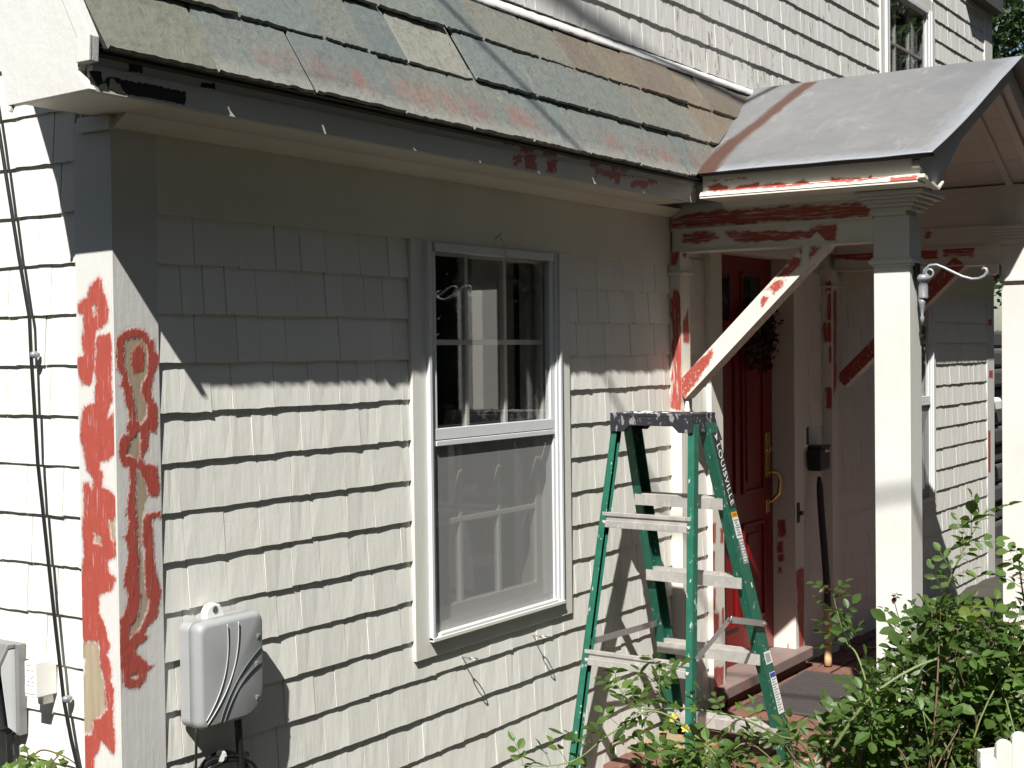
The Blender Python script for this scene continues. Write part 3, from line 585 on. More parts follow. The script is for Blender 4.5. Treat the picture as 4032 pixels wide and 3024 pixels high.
# ---- frieze, soffit, fascia
ZSOF = 2.788
obj('frieze_board', MB().box(0.142, 2.963, -0.001, 0.022, 2.560, 2.770), 'beige', house, bevel=0.0015)
obj('frieze_board', MB().box(5.00, 8.083, -0.001, 0.022, 2.56, 2.787), 'beige', house)
obj('bed_moulding', MB().prism([(0.0, 0.0005, 2.757), (0.0, -0.012, 2.757), (0.0, -0.030, 2.768), (0.0, -0.058, 2.7875), (0.0, 0.0005, 2.7875)], (2.96, 0, 0)), 'beige', house)
obj('bed_moulding', MB().prism([(-0.0005, -0.013, 2.752), (-0.016, -0.013, 2.752), (-0.016, -0.013, 2.7875), (-0.0005, -0.013, 2.7875)], (0, 0.115, 0)), 'trim', house)
obj('soffit', MB().box(-0.234, 2.74, -0.221, 0.018, ZSOF, ZSOF+0.012), 'beige', house)
obj('soffit', MB().prism([(-0.234, 0.0185, ZSOF), (-0.234, 0.047, ZSOF), (-0.234, 0.30, 3.46), (-0.234, 0.27, 3.46), (-0.234, 0.0185, ZSOF+0.012)], (0.256, 0, 0)), 'beige', house)
obj('soffit', MB().box(5.25, 8.25, -0.2325, 0.018, ZSOF, ZSOF+0.012), 'beige', house)
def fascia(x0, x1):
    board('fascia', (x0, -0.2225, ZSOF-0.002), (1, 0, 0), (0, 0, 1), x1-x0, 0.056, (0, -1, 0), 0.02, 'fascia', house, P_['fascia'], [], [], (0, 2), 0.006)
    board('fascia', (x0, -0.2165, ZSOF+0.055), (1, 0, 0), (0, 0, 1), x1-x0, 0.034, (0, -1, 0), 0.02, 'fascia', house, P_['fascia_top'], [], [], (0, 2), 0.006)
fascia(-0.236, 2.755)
obj('fascia', MB().box(5.23, 8.25, -0.235, -0.22, ZSOF, 2.875), 'trim_h', house)
# rotten bare strip of the fascia near the corner: dark scaled wood proud of the paint
M['rot'] = simple_mat('rotten_wood', (0.022, 0.019, 0.017), 0.8, 0, 60, 0.6, 0.5, 0.3, None, (0.2, 1, 1))
for poly, y in ((P_['rot'][0], -0.2237), (P_['rot_top'][0], -0.2177), (P_['rot_top'][1], -0.2177)):
    rr = random.Random(5); pts = []
    n = len(poly)
    for i in range(n):
        a = Vector(poly[i]); c = Vector(poly[(i+1) % n]); m = max(1, int((c-a).length/0.005))
        for j in range(m):
            q = a.lerp(c, j/m); pts.append((q.x + rr.uniform(-.002, .002), y, q.y + rr.uniform(-.002, .002)))
    obj('rotten_patch', MB().prism(pts, (0, 0.0025, 0)), 'rot', house)

# ---- gable rake at the left end
rk = [(-0.236, 2.786), (0.047, 2.779), (0.098, 2.972), (0.30, 3.46), (0.066, 3.46), (-0.186, 3.009), (-0.2465, 2.90), (-0.2425, 2.846), (-0.205, 2.8455), (-0.197, 2.83), (-0.215, 2.805)]
obj('rake_board', MB().prism([(-0.256, y, z) for y, z in rk], (0.02, 0, 0)), 'rake', house, bevel=0.0015)
rs = [(-0.2435, 2.8455), (-0.2475, 2.901), (-0.1865, 3.0095), (0.0655, 3.4595), (0.105, 3.4595), (-0.145, 3.012), (-0.205, 2.90), (-0.200, 2.8455)]
obj('rake_moulding', MB().prism([(-0.2635, y, z) for y, z in rs], (0.0072, 0, 0)), 'rake', house, bevel=0.0015)
obj('rake_drip', MB().tube([(-0.246, 0.040, 2.784), (-0.252, 0.044, 2.766)], 0.006, 6), 'rake', house)

# ---- slate roof
sroof = obj('slate_roof', MB().prism([(-0.232, -0.232, 2.868), (-0.232, YU+0.02, 3.39), (-0.232, YU+0.02, 3.30), (-0.232, -0.21, 2.862)], (3.6, 0, 0)), 'eave_dark', house)
obj('roof_deck', MB().prism([(5.2, -0.232, 2.868), (5.2, YU+0.02, 3.39), (5.2, YU+0.02, 3.30), (5.2, -0.21, 2.862)], (3.05, 0, 0)), 'eave_dark', house)
Y0S, Z0S, Y1S, Z1S = -0.237, 2.868, YU, 3.40
SL = math.hypot(Y1S-Y0S, Z1S-Z0S); SDIR = Vector((0, (Y1S-Y0S)/SL, (Z1S-Z0S)/SL)); SNRM = Vector((0, -SDIR.z, SDIR.y))
def valley_x(z): return 2.70 + (z-2.885)*(1.3/0.56) + 0.02
def clip_half(poly, fn):
    out = []
    for i in range(len(poly)):
        a, b_ = poly[i], poly[(i+1) % len(poly)]; fa, fb = fn(a), fn(b_)
        if fa >= 0: out.append(a)
        if (fa >= 0) != (fb >= 0):
            t = fa/(fa-fb); out.append((a[0]+(b_[0]-a[0])*t, a[1]+(b_[1]-a[1])*t))
    return out
GREY = [(0.235, 0.265, 0.245), (0.215, 0.25, 0.245), (0.26, 0.275, 0.245), (0.24, 0.26, 0.235), (0.225, 0.25, 0.235)]
TAN = (0.295, 0.225, 0.155); BROWN = (0.25, 0.19, 0.14); PALE = (0.40, 0.39, 0.33); WARM = (0.29, 0.275, 0.23)
courses = [
  (0.0, [-0.222, 0.115, 0.455, 0.845, 1.18, 1.515, 1.88, 2.245, 2.64, 2.79, 3.3], ['L', 0, 1, 2, 3, 1, 0, 3, 1, 'W', 'T'], True),
  (0.206, [-0.222, -0.05, 0.285, 0.614, 0.802, 0.989, 1.327, 1.69, 2.03, 2.43, 2.83, 3.02, 3.6], [0, 'W', 1, 2, 1, 'P', 1, 4, 3, 'W', 'W', 'T', 'T'], False),
  (0.402, [-0.222, 0.12, 0.5, 0.96, 1.304, 1.515, 1.866, 2.10, 2.35, 2.6, 3.013, 3.25, 3.62, 4.2], [1, 2, 'L', 0, 1, 'W', 'W', 'B', 'T', 'B', 'T', 'B', 'B', 'T'], False),
  (0.60, [-0.222, 0.3, 0.7, 1.0], ['W', 2, 0], False)]
for ci, (s0, xs, cols, stain) in enumerate(courses):
    for i in range(len(xs)-1):
        rr = random.Random(ci*50+i)
        a, b_ = xs[i], xs[i+1]; g = rr.uniform(0.0042, 0.0068)
        s1 = s0 + 0.255
        if ci == 2: s1 = s0+0.20
        poly = []
        nE = 20                                       # ragged lower edge
        for j in range(nE+1):
            x = a+g + (b_-a-2*g)*j/nE
            poly.append((x, s0 + rr.uniform(-0.0028, 0.0028) + 0.004*mnoise.noise(Vector((x*14, ci*3.0, 1))) + (rr.uniform(-0.001, 0.004) if j in (0, nE) else 0)))
        poly += [(b_-g, s1), (a+g, s1)]
        poly = clip_half(poly, lambda p: (valley_x(Z0S + SDIR.z*p[1]) - p[0]))
        if len(poly) < 3: continue
        T = rr.uniform(0.008, 0.013); lo_ = rr.choice((0.0, 0.003, 0.007)); lift0 = 0.015 + lo_; lift1 = 0.001 + lo_*0.8
        skew = rr.uniform(-0.012, 0.012); xm = 0.5*(a+b_)
        def P3(p, up):
            q = (p[1]-s0)/(s1-s0); h = lift0*(1-q) + lift1*q + up + skew*(p[0]-xm)
            return Vector((p[0], Y0S, Z0S)) + SDIR*p[1] + SNRM*h
        n = len(poly); mb = MB()
        cx = sum(p[0] for p in poly)/n
        low = [P3(p, 0) for p in poly]; top = [P3((p[0]+(cx-p[0])*0.004, p[1]+(0.0025 if p[1] < s0+0.02 else 0)), T) for p in poly]
        mb.add(low+top, [tuple(range(n-1, -1, -1)), tuple(range(n, 2*n))] + [(i_, (i_+1) % n, (i_+1) % n+n, i_+n) for i_ in range(n)])
        me = mb.mesh('slate'); at = me.attributes.new('v', 'FLOAT', 'POINT')
        at.data.foreach_set('value', np.array([(p[1]-s0)/(s1-s0) for p in poly]*2, np.float32))
        o = obj('slate', me, 'slate', sroof)
        c = cols[i] if i < len(cols) else 0
        base = {'L': (0.27, 0.27, 0.21), 'W': WARM, 'T': TAN, 'B': BROWN, 'P': PALE}.get(c) if isinstance(c, str) else GREY[c]
        if base is None: base = GREY[0]
        f = rr.uniform(0.94, 1.07)
        f *= 0.58; o.color = (base[0]*f, base[1]*f, base[2]*f, 1.0 if (stain and i not in (0,)) else 0.0)
# eave strips under the slates, added to block light leaking through the joints
obj('slate_underlay', MB().prism([(x_, Y0S + SDIR.y*t_ + SNRM.y*h_, Z0S + SDIR.z*t_ + SNRM.z*h_) for x_, t_, h_ in ((-0.222, 0.004, 0.004), (-0.222, 0.10, 0.003), (-0.222, 0.10, 0.010), (-0.222, 0.004, 0.013))], (2.98, 0, 0)), 'drip', house)
obj('slate_starter', MB().prism([(-0.236, -0.2435, 2.8795), (-0.236, -0.21, 2.8795), (-0.236, -0.21, 2.8785), (-0.236, -0.2435, 2.8785)], (2.98, 0, 0)), 'drip', house)
# painted lumpy flashing where the slates meet the upper wall
mb = MB(); nF = 90
for i in range(nF+1):
    x = 0.6 + (3.98-0.6)*i/nF; k = mnoise.noise(Vector((x*9, 0, 0)))*0.004; k2 = mnoise.noise(Vector((x*23, 3, 0)))*0.004
    z = 3.395 + (x-0.6)*0.006
    mb.v += [(x, YU-0.026+k, z-0.012+k2), (x, YU-0.030+k, z-0.005+k2), (x, YU-0.012, z+0.016+k), (x, YU+0.012, z+0.040+k2), (x, YU+0.02, z-0.012)]
for i in range(nF):
    for j in range(4): mb.f.append((i*5+j, (i+1)*5+j, (i+1)*5+j+1, i*5+j+1))
obj('flashing', mb, 'rake', house, smooth=True, fix=True)
obj('eave_end', MB().box(7.6, 8.30, -0.02, 0.12, 4.64, 4.75), 'eave_dark', house)
# plain roof over the upper floor (never seen, keeps light out)
obj('main_roof', MB().box(-0.2, 8.3, -0.15, 7.0, 6.2, 6.3), 'eave_dark', house)

# ---- windows
def make_window(x0, x1, z0, z1, yf, cas, frame, storm=True, grid=(2, 1), shutter=None, mrail=0.5, screen=True, cas_z=None):
    """x0..z1 outer edge of the casing boards; yf wall face; parts of a double-hung window with a storm frame"""
    zb, zt = cas_z or (cas, 0.0)
    mb = MB(); y_ = yf-0.006
    mb.box(x0, x0+cas, y_, yf+0.022, z0, z1); mb.box(x1-cas, x1, y_, yf+0.022, z0, z1)
    if zb: mb.box(x0+cas, x1-cas, y_+0.001, yf+0.022, z0, z0+zb)
    if zt: mb.box(x0+cas, x1-cas, y_+0.001, yf+0.022, z1-zt, z1)
    w = obj('window', mb, 'casing', house, bevel=0.0015)
    a, b_, c, d = x0+cas, x1-cas, z0+zb, z1-zt
    f = frame
    mb = MB()                                            # aluminium storm frame with fluted jambs
    for (p, q) in ((a, a+f), (b_-f, b_)):
        n = 3
        for k in range(n):
            u0 = p+(q-p)*k/n; u1 = p+(q-p)*(k+1)/n - 0.002
            dy = (0.020, 0.012, 0.004)[k if p == a else 2-k]
            mb.box(u0, u1, yf-dy, yf+0.03, c, d)
    mb.box(a+f, b_-f, yf-0.016, yf+0.03, d-0.026, d); mb.box(a+f, b_-f, yf-0.018, yf+0.03, c, c+0.016)
    obj('storm_frame', mb, 'alu_white', w, bevel=0.001)
    obj('sill', MB().prism([(a, yf-0.022, c-0.004), (a, yf-0.022, c+0.006), (a, yf+0.02, c+0.013), (a, yf+0.02, c-0.004)], (b_-a, 0, 0)), 'sash', w)
    ia, ib = a+f, b_-f; zm = c + (d-c)*mrail
    mb = MB(); mb.box(ia, ib, yf-0.006, yf+0.018, zm-0.004, zm+0.032); mb.box(ia, ib, yf-0.010, yf+0.02, zm-0.024, zm-0.007)
    mb.box(ia, ia+0.014, yf-0.004, yf+0.018, zm+0.032, d-0.026); mb.box(ib-0.014, ib, yf-0.004, yf+0.018, zm+0.032, d-0.026)
    obj('storm_sash', mb, 'alu_white', w, bevel=0.0015)
    obj('pane', MB().box(ia+0.014, ib-0.014, yf+0.006, yf+0.008, zm+0.032, d-0.026), 'glass', w)
    if screen:
        sm_ = MB(); sm_.add([(ia, yf+0.004, c+0.016), (ib, yf+0.004, c+0.016), (ib, yf+0.004, zm-0.024), (ia, yf+0.004, zm-0.024)], [(0, 1, 2, 3)])
        obj('insect_screen', sm_, 'screen', w)
    # inner wooden sashes
    def sash(zlo, zhi, yy, bot):
        mb = MB(); s = 0.034
        mb.box(a+0.02, a+0.02+s, yy, yy+0.03, zlo, zhi); mb.box(b_-0.02-s, b_-0.02, yy, yy+0.03, zlo, zhi)
        mb.box(a+0.02+s, b_-0.02-s, yy, yy+0.03, zlo, zlo+bot); mb.box(a+0.02+s, b_-0.02-s, yy, yy+0.03, zhi-0.03, zhi)
        sa = obj('sash', mb, 'sash', w, bevel=0.002)
        gx0, gx1, gz0, gz1 = a+0.02+s, b_-0.02-s, zlo+bot, zhi-0.03
        for k in range(grid[0]):
            x = gx0 + (gx1-gx0)*(k+1)/(grid[0]+1); obj('muntin', MB().box(x-0.009, x+0.009, yy+0.004, yy+0.024, gz0, gz1), 'sash', w, bevel=0.002)
        for k in range(grid[1]):
            z = gz0 + (gz1-gz0)*(k+1)/(grid[1]+1); obj('muntin', MB().box(gx0, gx1, yy+0.003, yy+0.025, z-0.009, z+0.009), 'sash', w, bevel=0.002)
        obj('pane', MB().box(gx0, gx1, yy+0.012, yy+0.015, gz0, gz1), 'glass', w)
    sash(zm-0.01, d-0.004, yf+0.034, 0.036); sash(c+0.02, zm+0.02, yf+0.068, 0.055)
    jb = MB(); jb.box(a, a+0.012, yf+0.03, yf+0.16, c, d); jb.box(b_-0.012, b_, yf+0.03, yf+0.16, c, d); jb.box(a, b_, yf+0.03, yf+0.16, d-0.004, d+0.02); jb.box(a, b_, yf+0.03, yf+0.16, c-0.02, c+0.016)
    obj('jamb', jb, 'sash', w)
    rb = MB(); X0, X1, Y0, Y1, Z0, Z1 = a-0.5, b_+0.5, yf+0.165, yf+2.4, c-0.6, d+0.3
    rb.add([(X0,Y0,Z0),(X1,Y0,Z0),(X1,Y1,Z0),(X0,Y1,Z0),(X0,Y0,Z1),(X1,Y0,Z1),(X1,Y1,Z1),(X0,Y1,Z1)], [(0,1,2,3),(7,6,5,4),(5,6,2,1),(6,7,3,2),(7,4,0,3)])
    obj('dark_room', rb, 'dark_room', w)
    return w
make_window(1.177, 2.131, 1.227, 2.560, 0.0, 0.073, 0.045, mrail=0.505, cas_z=(0.055, 0.006))
make_window(5.72, 6.652, 1.17, 2.54, 0.0, 0.07, 0.05, cas_z=(0.06, 0.05))
make_window(5.812, 6.874, 3.10, 4.44, YU, 0.075, 0.085, cas_z=(0.06, 0.075))

# ================================================================== FRONT DOOR
ZF = 0.60
dr = MB(); DX0, DX1, DZ0, DZ1, DY = 3.432, 4.262, 0.70, 2.645, 0.10
dr.box(DX0, DX1, DY, DY+0.044, DZ0, DZ1)
door = obj('door', dr, 'door', house, bevel=0.002)
def panel(x0, x1, z0, z1):
    b = 0.02
    mb = MB()
    for (p, q, r, s) in ((x0, x0+b, z0, z1), (x1-b, x1, z0, z1), (x0+b, x1-b, z0, z0+b), (x0+b, x1-b, z1-b, z1)): mb.box(p, q, DY-0.011, DY+0.001, r, s)
    mb.box(x0+0.055, x1-0.055, DY-0.007, DY+0.001, z0+0.055, z1-0.055)
    obj('door_panel', mb, 'door', door, bevel=0.004)
for (a, b_) in ((3.55, 3.815), (3.885, 4.15)):
    panel(a, b_, 0.88, 1.36); panel(a, b_, 1.50, 2.22)
for (a, b_) in ((3.575, 3.75), (3.905, 4.10)):
    mb = MB()
    for (p, q, r, s) in ((a-0.016, a, 2.32, 2.57), (b_, b_+0.016, 2.32, 2.57), (a, b_, 2.32, 2.335), (a, b_, 2.555, 2.57)): mb.box(p, q, DY-0.009, DY+0.001, r, s)
    obj('light_frame', mb, 'door', door, bevel=0.002)
    obj('door_light', MB().box(a, b_, DY-0.004, DY+0.001, 2.335, 2.555), simple_mat('door_glass', (0.01, 0.012, 0.014), 0.08, 0), door)
hb = MB(); hb.box(4.168, 4.222, DY-0.006, DY+0.001, 1.56, 1.785); hd = obj('handle', hb, 'brass', door, bevel=0.003)
obj('lock_cylinder', MB().lathe((4.195, DY-0.006, 1.70), [(0.016, 0.0), (0.016, -0.012), (0.006, -0.014)], 14, 'y'), 'brass', hd, fix=True)
obj('grip', MB().tube([(4.195, DY-0.006, 1.585), (4.200, DY-0.03, 1.588), (4.213, DY-0.055, 1.575), (4.216, DY-0.060, 1.53), (4.205, DY-0.055, 1.48), (4.197, DY-0.03, 1.45), (4.195, DY-0.004, 1.435)], [0.008, 0.009, 0.009, 0.011, 0.011, 0.009, 0.008], 10), 'brass', hd, smooth=True)
obj('thumb_latch', MB().obox((4.185, DY-0.05, 1.597), (0.02, 0, 0), (0, 0.05, 0.006), (0, 0, 0.004)), 'brass', hd)
obj('lower_plate', MB().box(4.172, 4.218, DY-0.005, DY+0.001, 1.385, 1.455), 'brass', hd, bevel=0.003)
# casing and jamb
board('door_casing', (3.312, -0.018, 0.61), (1, 0, 0), (0, 0, 1), 0.118, 2.03, (0, -1, 0), 0.04, 'post', house, P_['casing_left'], [], [], (0, 2), 0.008)
board('door_casing', (4.262, -0.018, 0.61), (1, 0, 0), (0, 0, 1), 0.112, 2.03, (0, -1, 0), 0.04, 'post', house, P_['casing_right'], [], [], (0, 2), 0.008)
obj('door_casing', MB().box(3.312, 4.374, -0.019, 0.021, 2.641, 2.70), 'beige', house, bevel=0.002)
board('door_jamb', (4.2625, -0.017, 0.70), (0, 1, 0), (0, 0, 1), 0.16, 1.94, (-1, 0, 0), 0.02, 'post', house, P_['jamb'], [], [], (1, 2), 0.008)
obj('door_jamb', MB().box(3.41, 3.4315, -0.017, 0.14, 0.70, 2.64), 'beige', house)
obj('door_jamb', MB().box(3.41, 4.28, 0.02, 0.14, 2.646, 2.66), 'beige', house)
obj('door_sill', MB().box(3.345, 4.37, -0.065, 0.16, 0.645, 0.70), 'stone', house, bevel=0.006)
obj('sill_riser', MB().box(3.43, 4.36, -0.03, 0.14, 0.58, 0.645), simple_mat('dark_red_riser', (0.13, 0.05, 0.04), 0.8, 0, 20, 0.4, 0.3), house)  # riser below the sill in its own dark red
obj('frieze_board', MB().box(3.05, 4.84, -0.012, 0.0215, 2.702, 2.86), 'beige', house)
for (k, z0) in enumerate((2.862, 2.99, 3.12, 3.25)):
    hw_ = max(0.12, (3.42-z0-0.1)*2.2)
    obj('gable_board', MB().box(3.98-hw_, 3.98+hw_, -0.012, 0.021, z0, min(z0+0.126, 3.36)), 'beige', house, bevel=0.002)

# wreath hangs on the door
wr = thing('wreath', 'round wreath of dried russet and gold flowers hanging on the red door', 'wreath', (4.0, 0.07, 2.29))
ring = MB(); ring.tube([(4.0+0.125*math.cos(a), 0.075, 2.27+0.125*math.sin(a)) for a in np.linspace(0, 2*math.pi, 25)], 0.018, 6, False)
obj('twig_ring', ring, 'bark', wr)
for (nm, cnt, sd, mt) in (('dried_flowers', 420, 1, 'flower'), ('gold_flowers', 160, 2, 'flower_gold'), ('dried_leaves', 220, 3, 'red_leaf')):
    r_ = random.Random(sd); mb = MB()
    for i in range(cnt):
        a = r_.uniform(0, 2*math.pi); rr = 0.125 + r_.gauss(0, 0.035); t = r_.uniform(-0.05, 0.012)
        if nm == 'gold_flowers': a = r_.gauss(3.6, 0.7)
        c = Vector((4.0+rr*math.cos(a), 0.065+t, 2.27+rr*math.sin(a))); s = r_.uniform(0.010, 0.02)
        d1 = Vector((r_.gauss(0, 1), r_.gauss(0, 1), r_.gauss(0, 1))).normalized(); d2 = d1.orthogonal().normalized(); d3 = d1.cross(d2)
        mb.add([c+d1*s, c+d2*s*.6, c-d1*s, c-d2*s*.6, c+d3*s*.5], [(0, 1, 4), (1, 2, 4), (2, 3, 4), (3, 0, 4)])
    o = obj(nm, mb, mt, wr); o['kind'] = 'stuff'

# things fixed to the wall beside the door
db = thing('doorbell', 'slim white and black video doorbell on the wall right of the door casing', 'doorbell', (4.40, -0.03, 1.76))
obj('body', MB().box(4.378, 4.425, -0.030, -0.001, 1.70, 1.815), 'pale_plastic', db, bevel=0.012)
obj('face', MB().box(4.387, 4.416, -0.0325, -0.029, 1.712, 1.803), 'black_plastic', db, bevel=0.001)
lb = thing('lockbox', 'small black lockbox with a red and white label beside the door', 'lockbox', (4.55, -0.03, 1.63))
obj('body', MB().box(4.468, 4.60, -0.075, -0.002, 1.575, 1.69), 'black_plastic', lb, bevel=0.008)
obj('lid', MB().box(4.464, 4.604, -0.079, -0.002, 1.691, 1.704), 'black_plastic', lb, bevel=0.004)
obj('label_plate', MB().box(4.53, 4.59, -0.0765, -0.0745, 1.668, 1.684), 'sticker_white', lb)
obj('label_plate', MB().box(4.545, 4.59, -0.0772, -0.0764, 1.674, 1.684), 'sticker_red', lb)
lt = thing('latch_plate', 'small black latch plate fixed on the white casing below the door handle', 'latch', (4.30, -0.02, 1.37))
obj('plate', MB().box(4.283, 4.312, -0.024, -0.0185, 1.33, 1.43), 'black_plastic', lt, bevel=0.002)
obj('knob', MB().box(4.31, 4.335, -0.034, -0.019, 1.365, 1.385), 'black_plastic', lt, bevel=0.003)

# leaning stick
st = thing('leaning_stick', 'long stick with dark bark and a peeled pale lower end leaning beside the door', 'stick', (4.42, -0.12, 0.6))
pa, pb = Vector((4.415, -0.125, 0.598)), Vector((4.515, -0.055, 1.545))
def sp(t): 
    p = pa.lerp(pb, t); return p + Vector((0.012*math.sin(t*5.2), -0.006*math.sin(t*4), 0))
obj('bare_wood', MB().tube([sp(t) for t in np.linspace(0, 0.33, 9)], [0.021, .019, .018, .018, .0175, .017, .017, .016, .016], 10), 'stick_pale', st, smooth=True)
obj('bark', MB().tube([sp(t) for t in np.linspace(0.30, 1.0, 16)], [0.0175]*13 + [0.017, 0.015, 0.009], 10), 'stick_dark', st, smooth=True)
# door mat
dm = thing('door_mat', 'dark ribbed rubber mat lying on the bricks before the door', 'mat', (3.85, -0.28, 0.6))
obj('base', MB().obox((3.46, -0.52, 0.594), (0.80, 0.03, 0), (-0.01, 0.42, 0), (0, 0, 0.009)), 'mat', dm, bevel=0.003)
mb = MB()
for i in range(26): mb.obox((3.485+i*0.029, -0.495+0.03*i/26, 0.603), (0.014, 0, 0), (-0.01, 0.37, 0), (0, 0, 0.004))
obj('ribs', mb, 'mat', dm)

# ================================================================== PORTICO (part of the house)
EX, EZ, RX, RZ, YFR = 2.70, 2.885, 4.0, 3.445, -1.185
def roofz(x):
    x = x if x <= RX else 2*RX - x
    return EZ + (x-EX)*((RZ-EZ)/(RX-EX)) - 0.022*math.sin(max(0, min(1, (x-EX)/0.9))*math.pi)*0.4
nx, ny = 60, 60
mb = MB(); E_, U_ = [], []
for j in range(ny+1):
    y = YFR + (0.075-YFR)*j/ny
    for i in range(nx*2+1):
        x = EX + (RX-EX)*i/nx
        dent = 0.003*mnoise.noise(Vector((x*2.2, y*2.2, 0.4))) + 0.0015*mnoise.noise(Vector((x*6, y*6, 2.4)))
        if i in (0, nx*2): dent *= 1.6
        yy = y + (0.008*mnoise.noise(Vector((x*1.7, 5, 0))) if j == 0 else 0)
        mb.v.append((x, yy, roofz(x)+0.012+dent))
        E_.append(min((x-EX) if x < RX else 9, y-YFR))
        U_.append(0.036 + 0.008*mnoise.noise(Vector((x*3, 0, 7))) + (0.02*max(0, 1-(x-EX)/0.5)) - abs(y + 0.222 + 0.06*max(0, 1-(x-EX)/0.35)) if x < RX else -0.2)
W = nx*2+1
for j in range(ny):
    for i in range(nx*2): mb.f.append((j*W+i, j*W+i+1, (j+1)*W+i+1, (j+1)*W+i))
me = mb.mesh('porch_roof')
for nm, vv in (('edge', E_), ('rust', U_)):
    at = me.attributes.new(nm, 'FLOAT', 'POINT'); at.data.foreach_set('value', np.clip(np.array(vv), -0.2, 9).astype(np.float32))
proof = obj('porch_roof', me, 'metal_roof', house, smooth=True)
so = proof.modifiers.new('solid', 'SOLIDIFY'); so.thickness = 0.004; so.offset = -1
# folded seam and hem
obj('drip_edge', MB().prism([(EX+0.004, -0.26, EZ+0.008), (EX+0.028, -0.26, EZ+0.016), (EX+0.05, -0.26, EZ+0.004), (EX+0.012, -0.26, EZ-0.004)], (0, YFR+0.01+0.26, 0)), 'drip', proof)
obj('drip_edge', MB().prism([(2*RX-EX-0.004, -0.26, EZ+0.006), (2*RX-EX-0.05, -0.26, EZ+0.01), (2*RX-EX-0.05, -0.26, EZ-0.02), (2*RX-EX-0.02, -0.26, EZ-0.02)], (0, YFR+0.01+0.26, 0)), 'drip', proof)
# rake boards in the gable front
for sgn in (1, -1):
    pl = [(2.745, 2.878), (2.735, 2.856), (2.915, 2.792), (3.02, 2.84), (3.26, 3.005), (3.51, 3.12), (3.91, 3.30), (4.0, 3.345), (4.0, RZ-0.004)] + [(x, roofz(x)-0.004) for x in np.linspace(3.8, 2.80, 9)]
    pl = [(x if sgn > 0 else 2*RX-x, z) for x, z in pl]
    obj('rake_board', MB().prism([(x, YFR+0.062, z) for x, z in pl], (0, 0.03, 0)), 'trim_h', house, bevel=0.002)
    # sloping ceiling of the portico
    for k in range(6):
        s0, s1 = k/6, (k+1)/6
        xa, xb = 2.99+(RX-2.99)*s0, 2.99+(RX-2.99)*s1-0.003
        za, zb = roofz(xa)-0.05, roofz(xb)-0.05
        q = [(xa, za), (xb, zb), (xb, zb+0.015), (xa, za+0.015)]
        q = [(x if sgn > 0 else 2*RX-x, z) for x, z in q]
        obj('ceiling_board', MB().prism([(x, YFR+0.093, z) for x, z in q], (0, 1.077, 0)), 'trim_h', house)
    # mouldings running down the slope inside the gable
    for (yy, th) in ((-1.06, 0.02), (-0.93, 0.014)):
        q = [(3.06, roofz(3.06)-0.072), (3.96, roofz(3.96)-0.072), (3.96, roofz(3.96)-0.05), (3.06, roofz(3.06)-0.05)]
        q = [(x if sgn > 0 else 2*RX-x, z) for x, z in q]
        obj('gable_moulding', MB().prism([(x, yy, z) for x, z in q], (0, th+0.02, 0)), 'trim_h', house, bevel=0.003)
obj('cornice_tip', MB().prism([(2.725, YFR+0.061, 2.812), (2.905, YFR+0.061, 2.782), (2.96, YFR+0.061, 2.812), (2.962, YFR+0.061, 2.82), (2.905, YFR+0.061, 2.792), (2.725, YFR+0.061, 2.825)], (0, -0.022, 0)), 'beige', house)

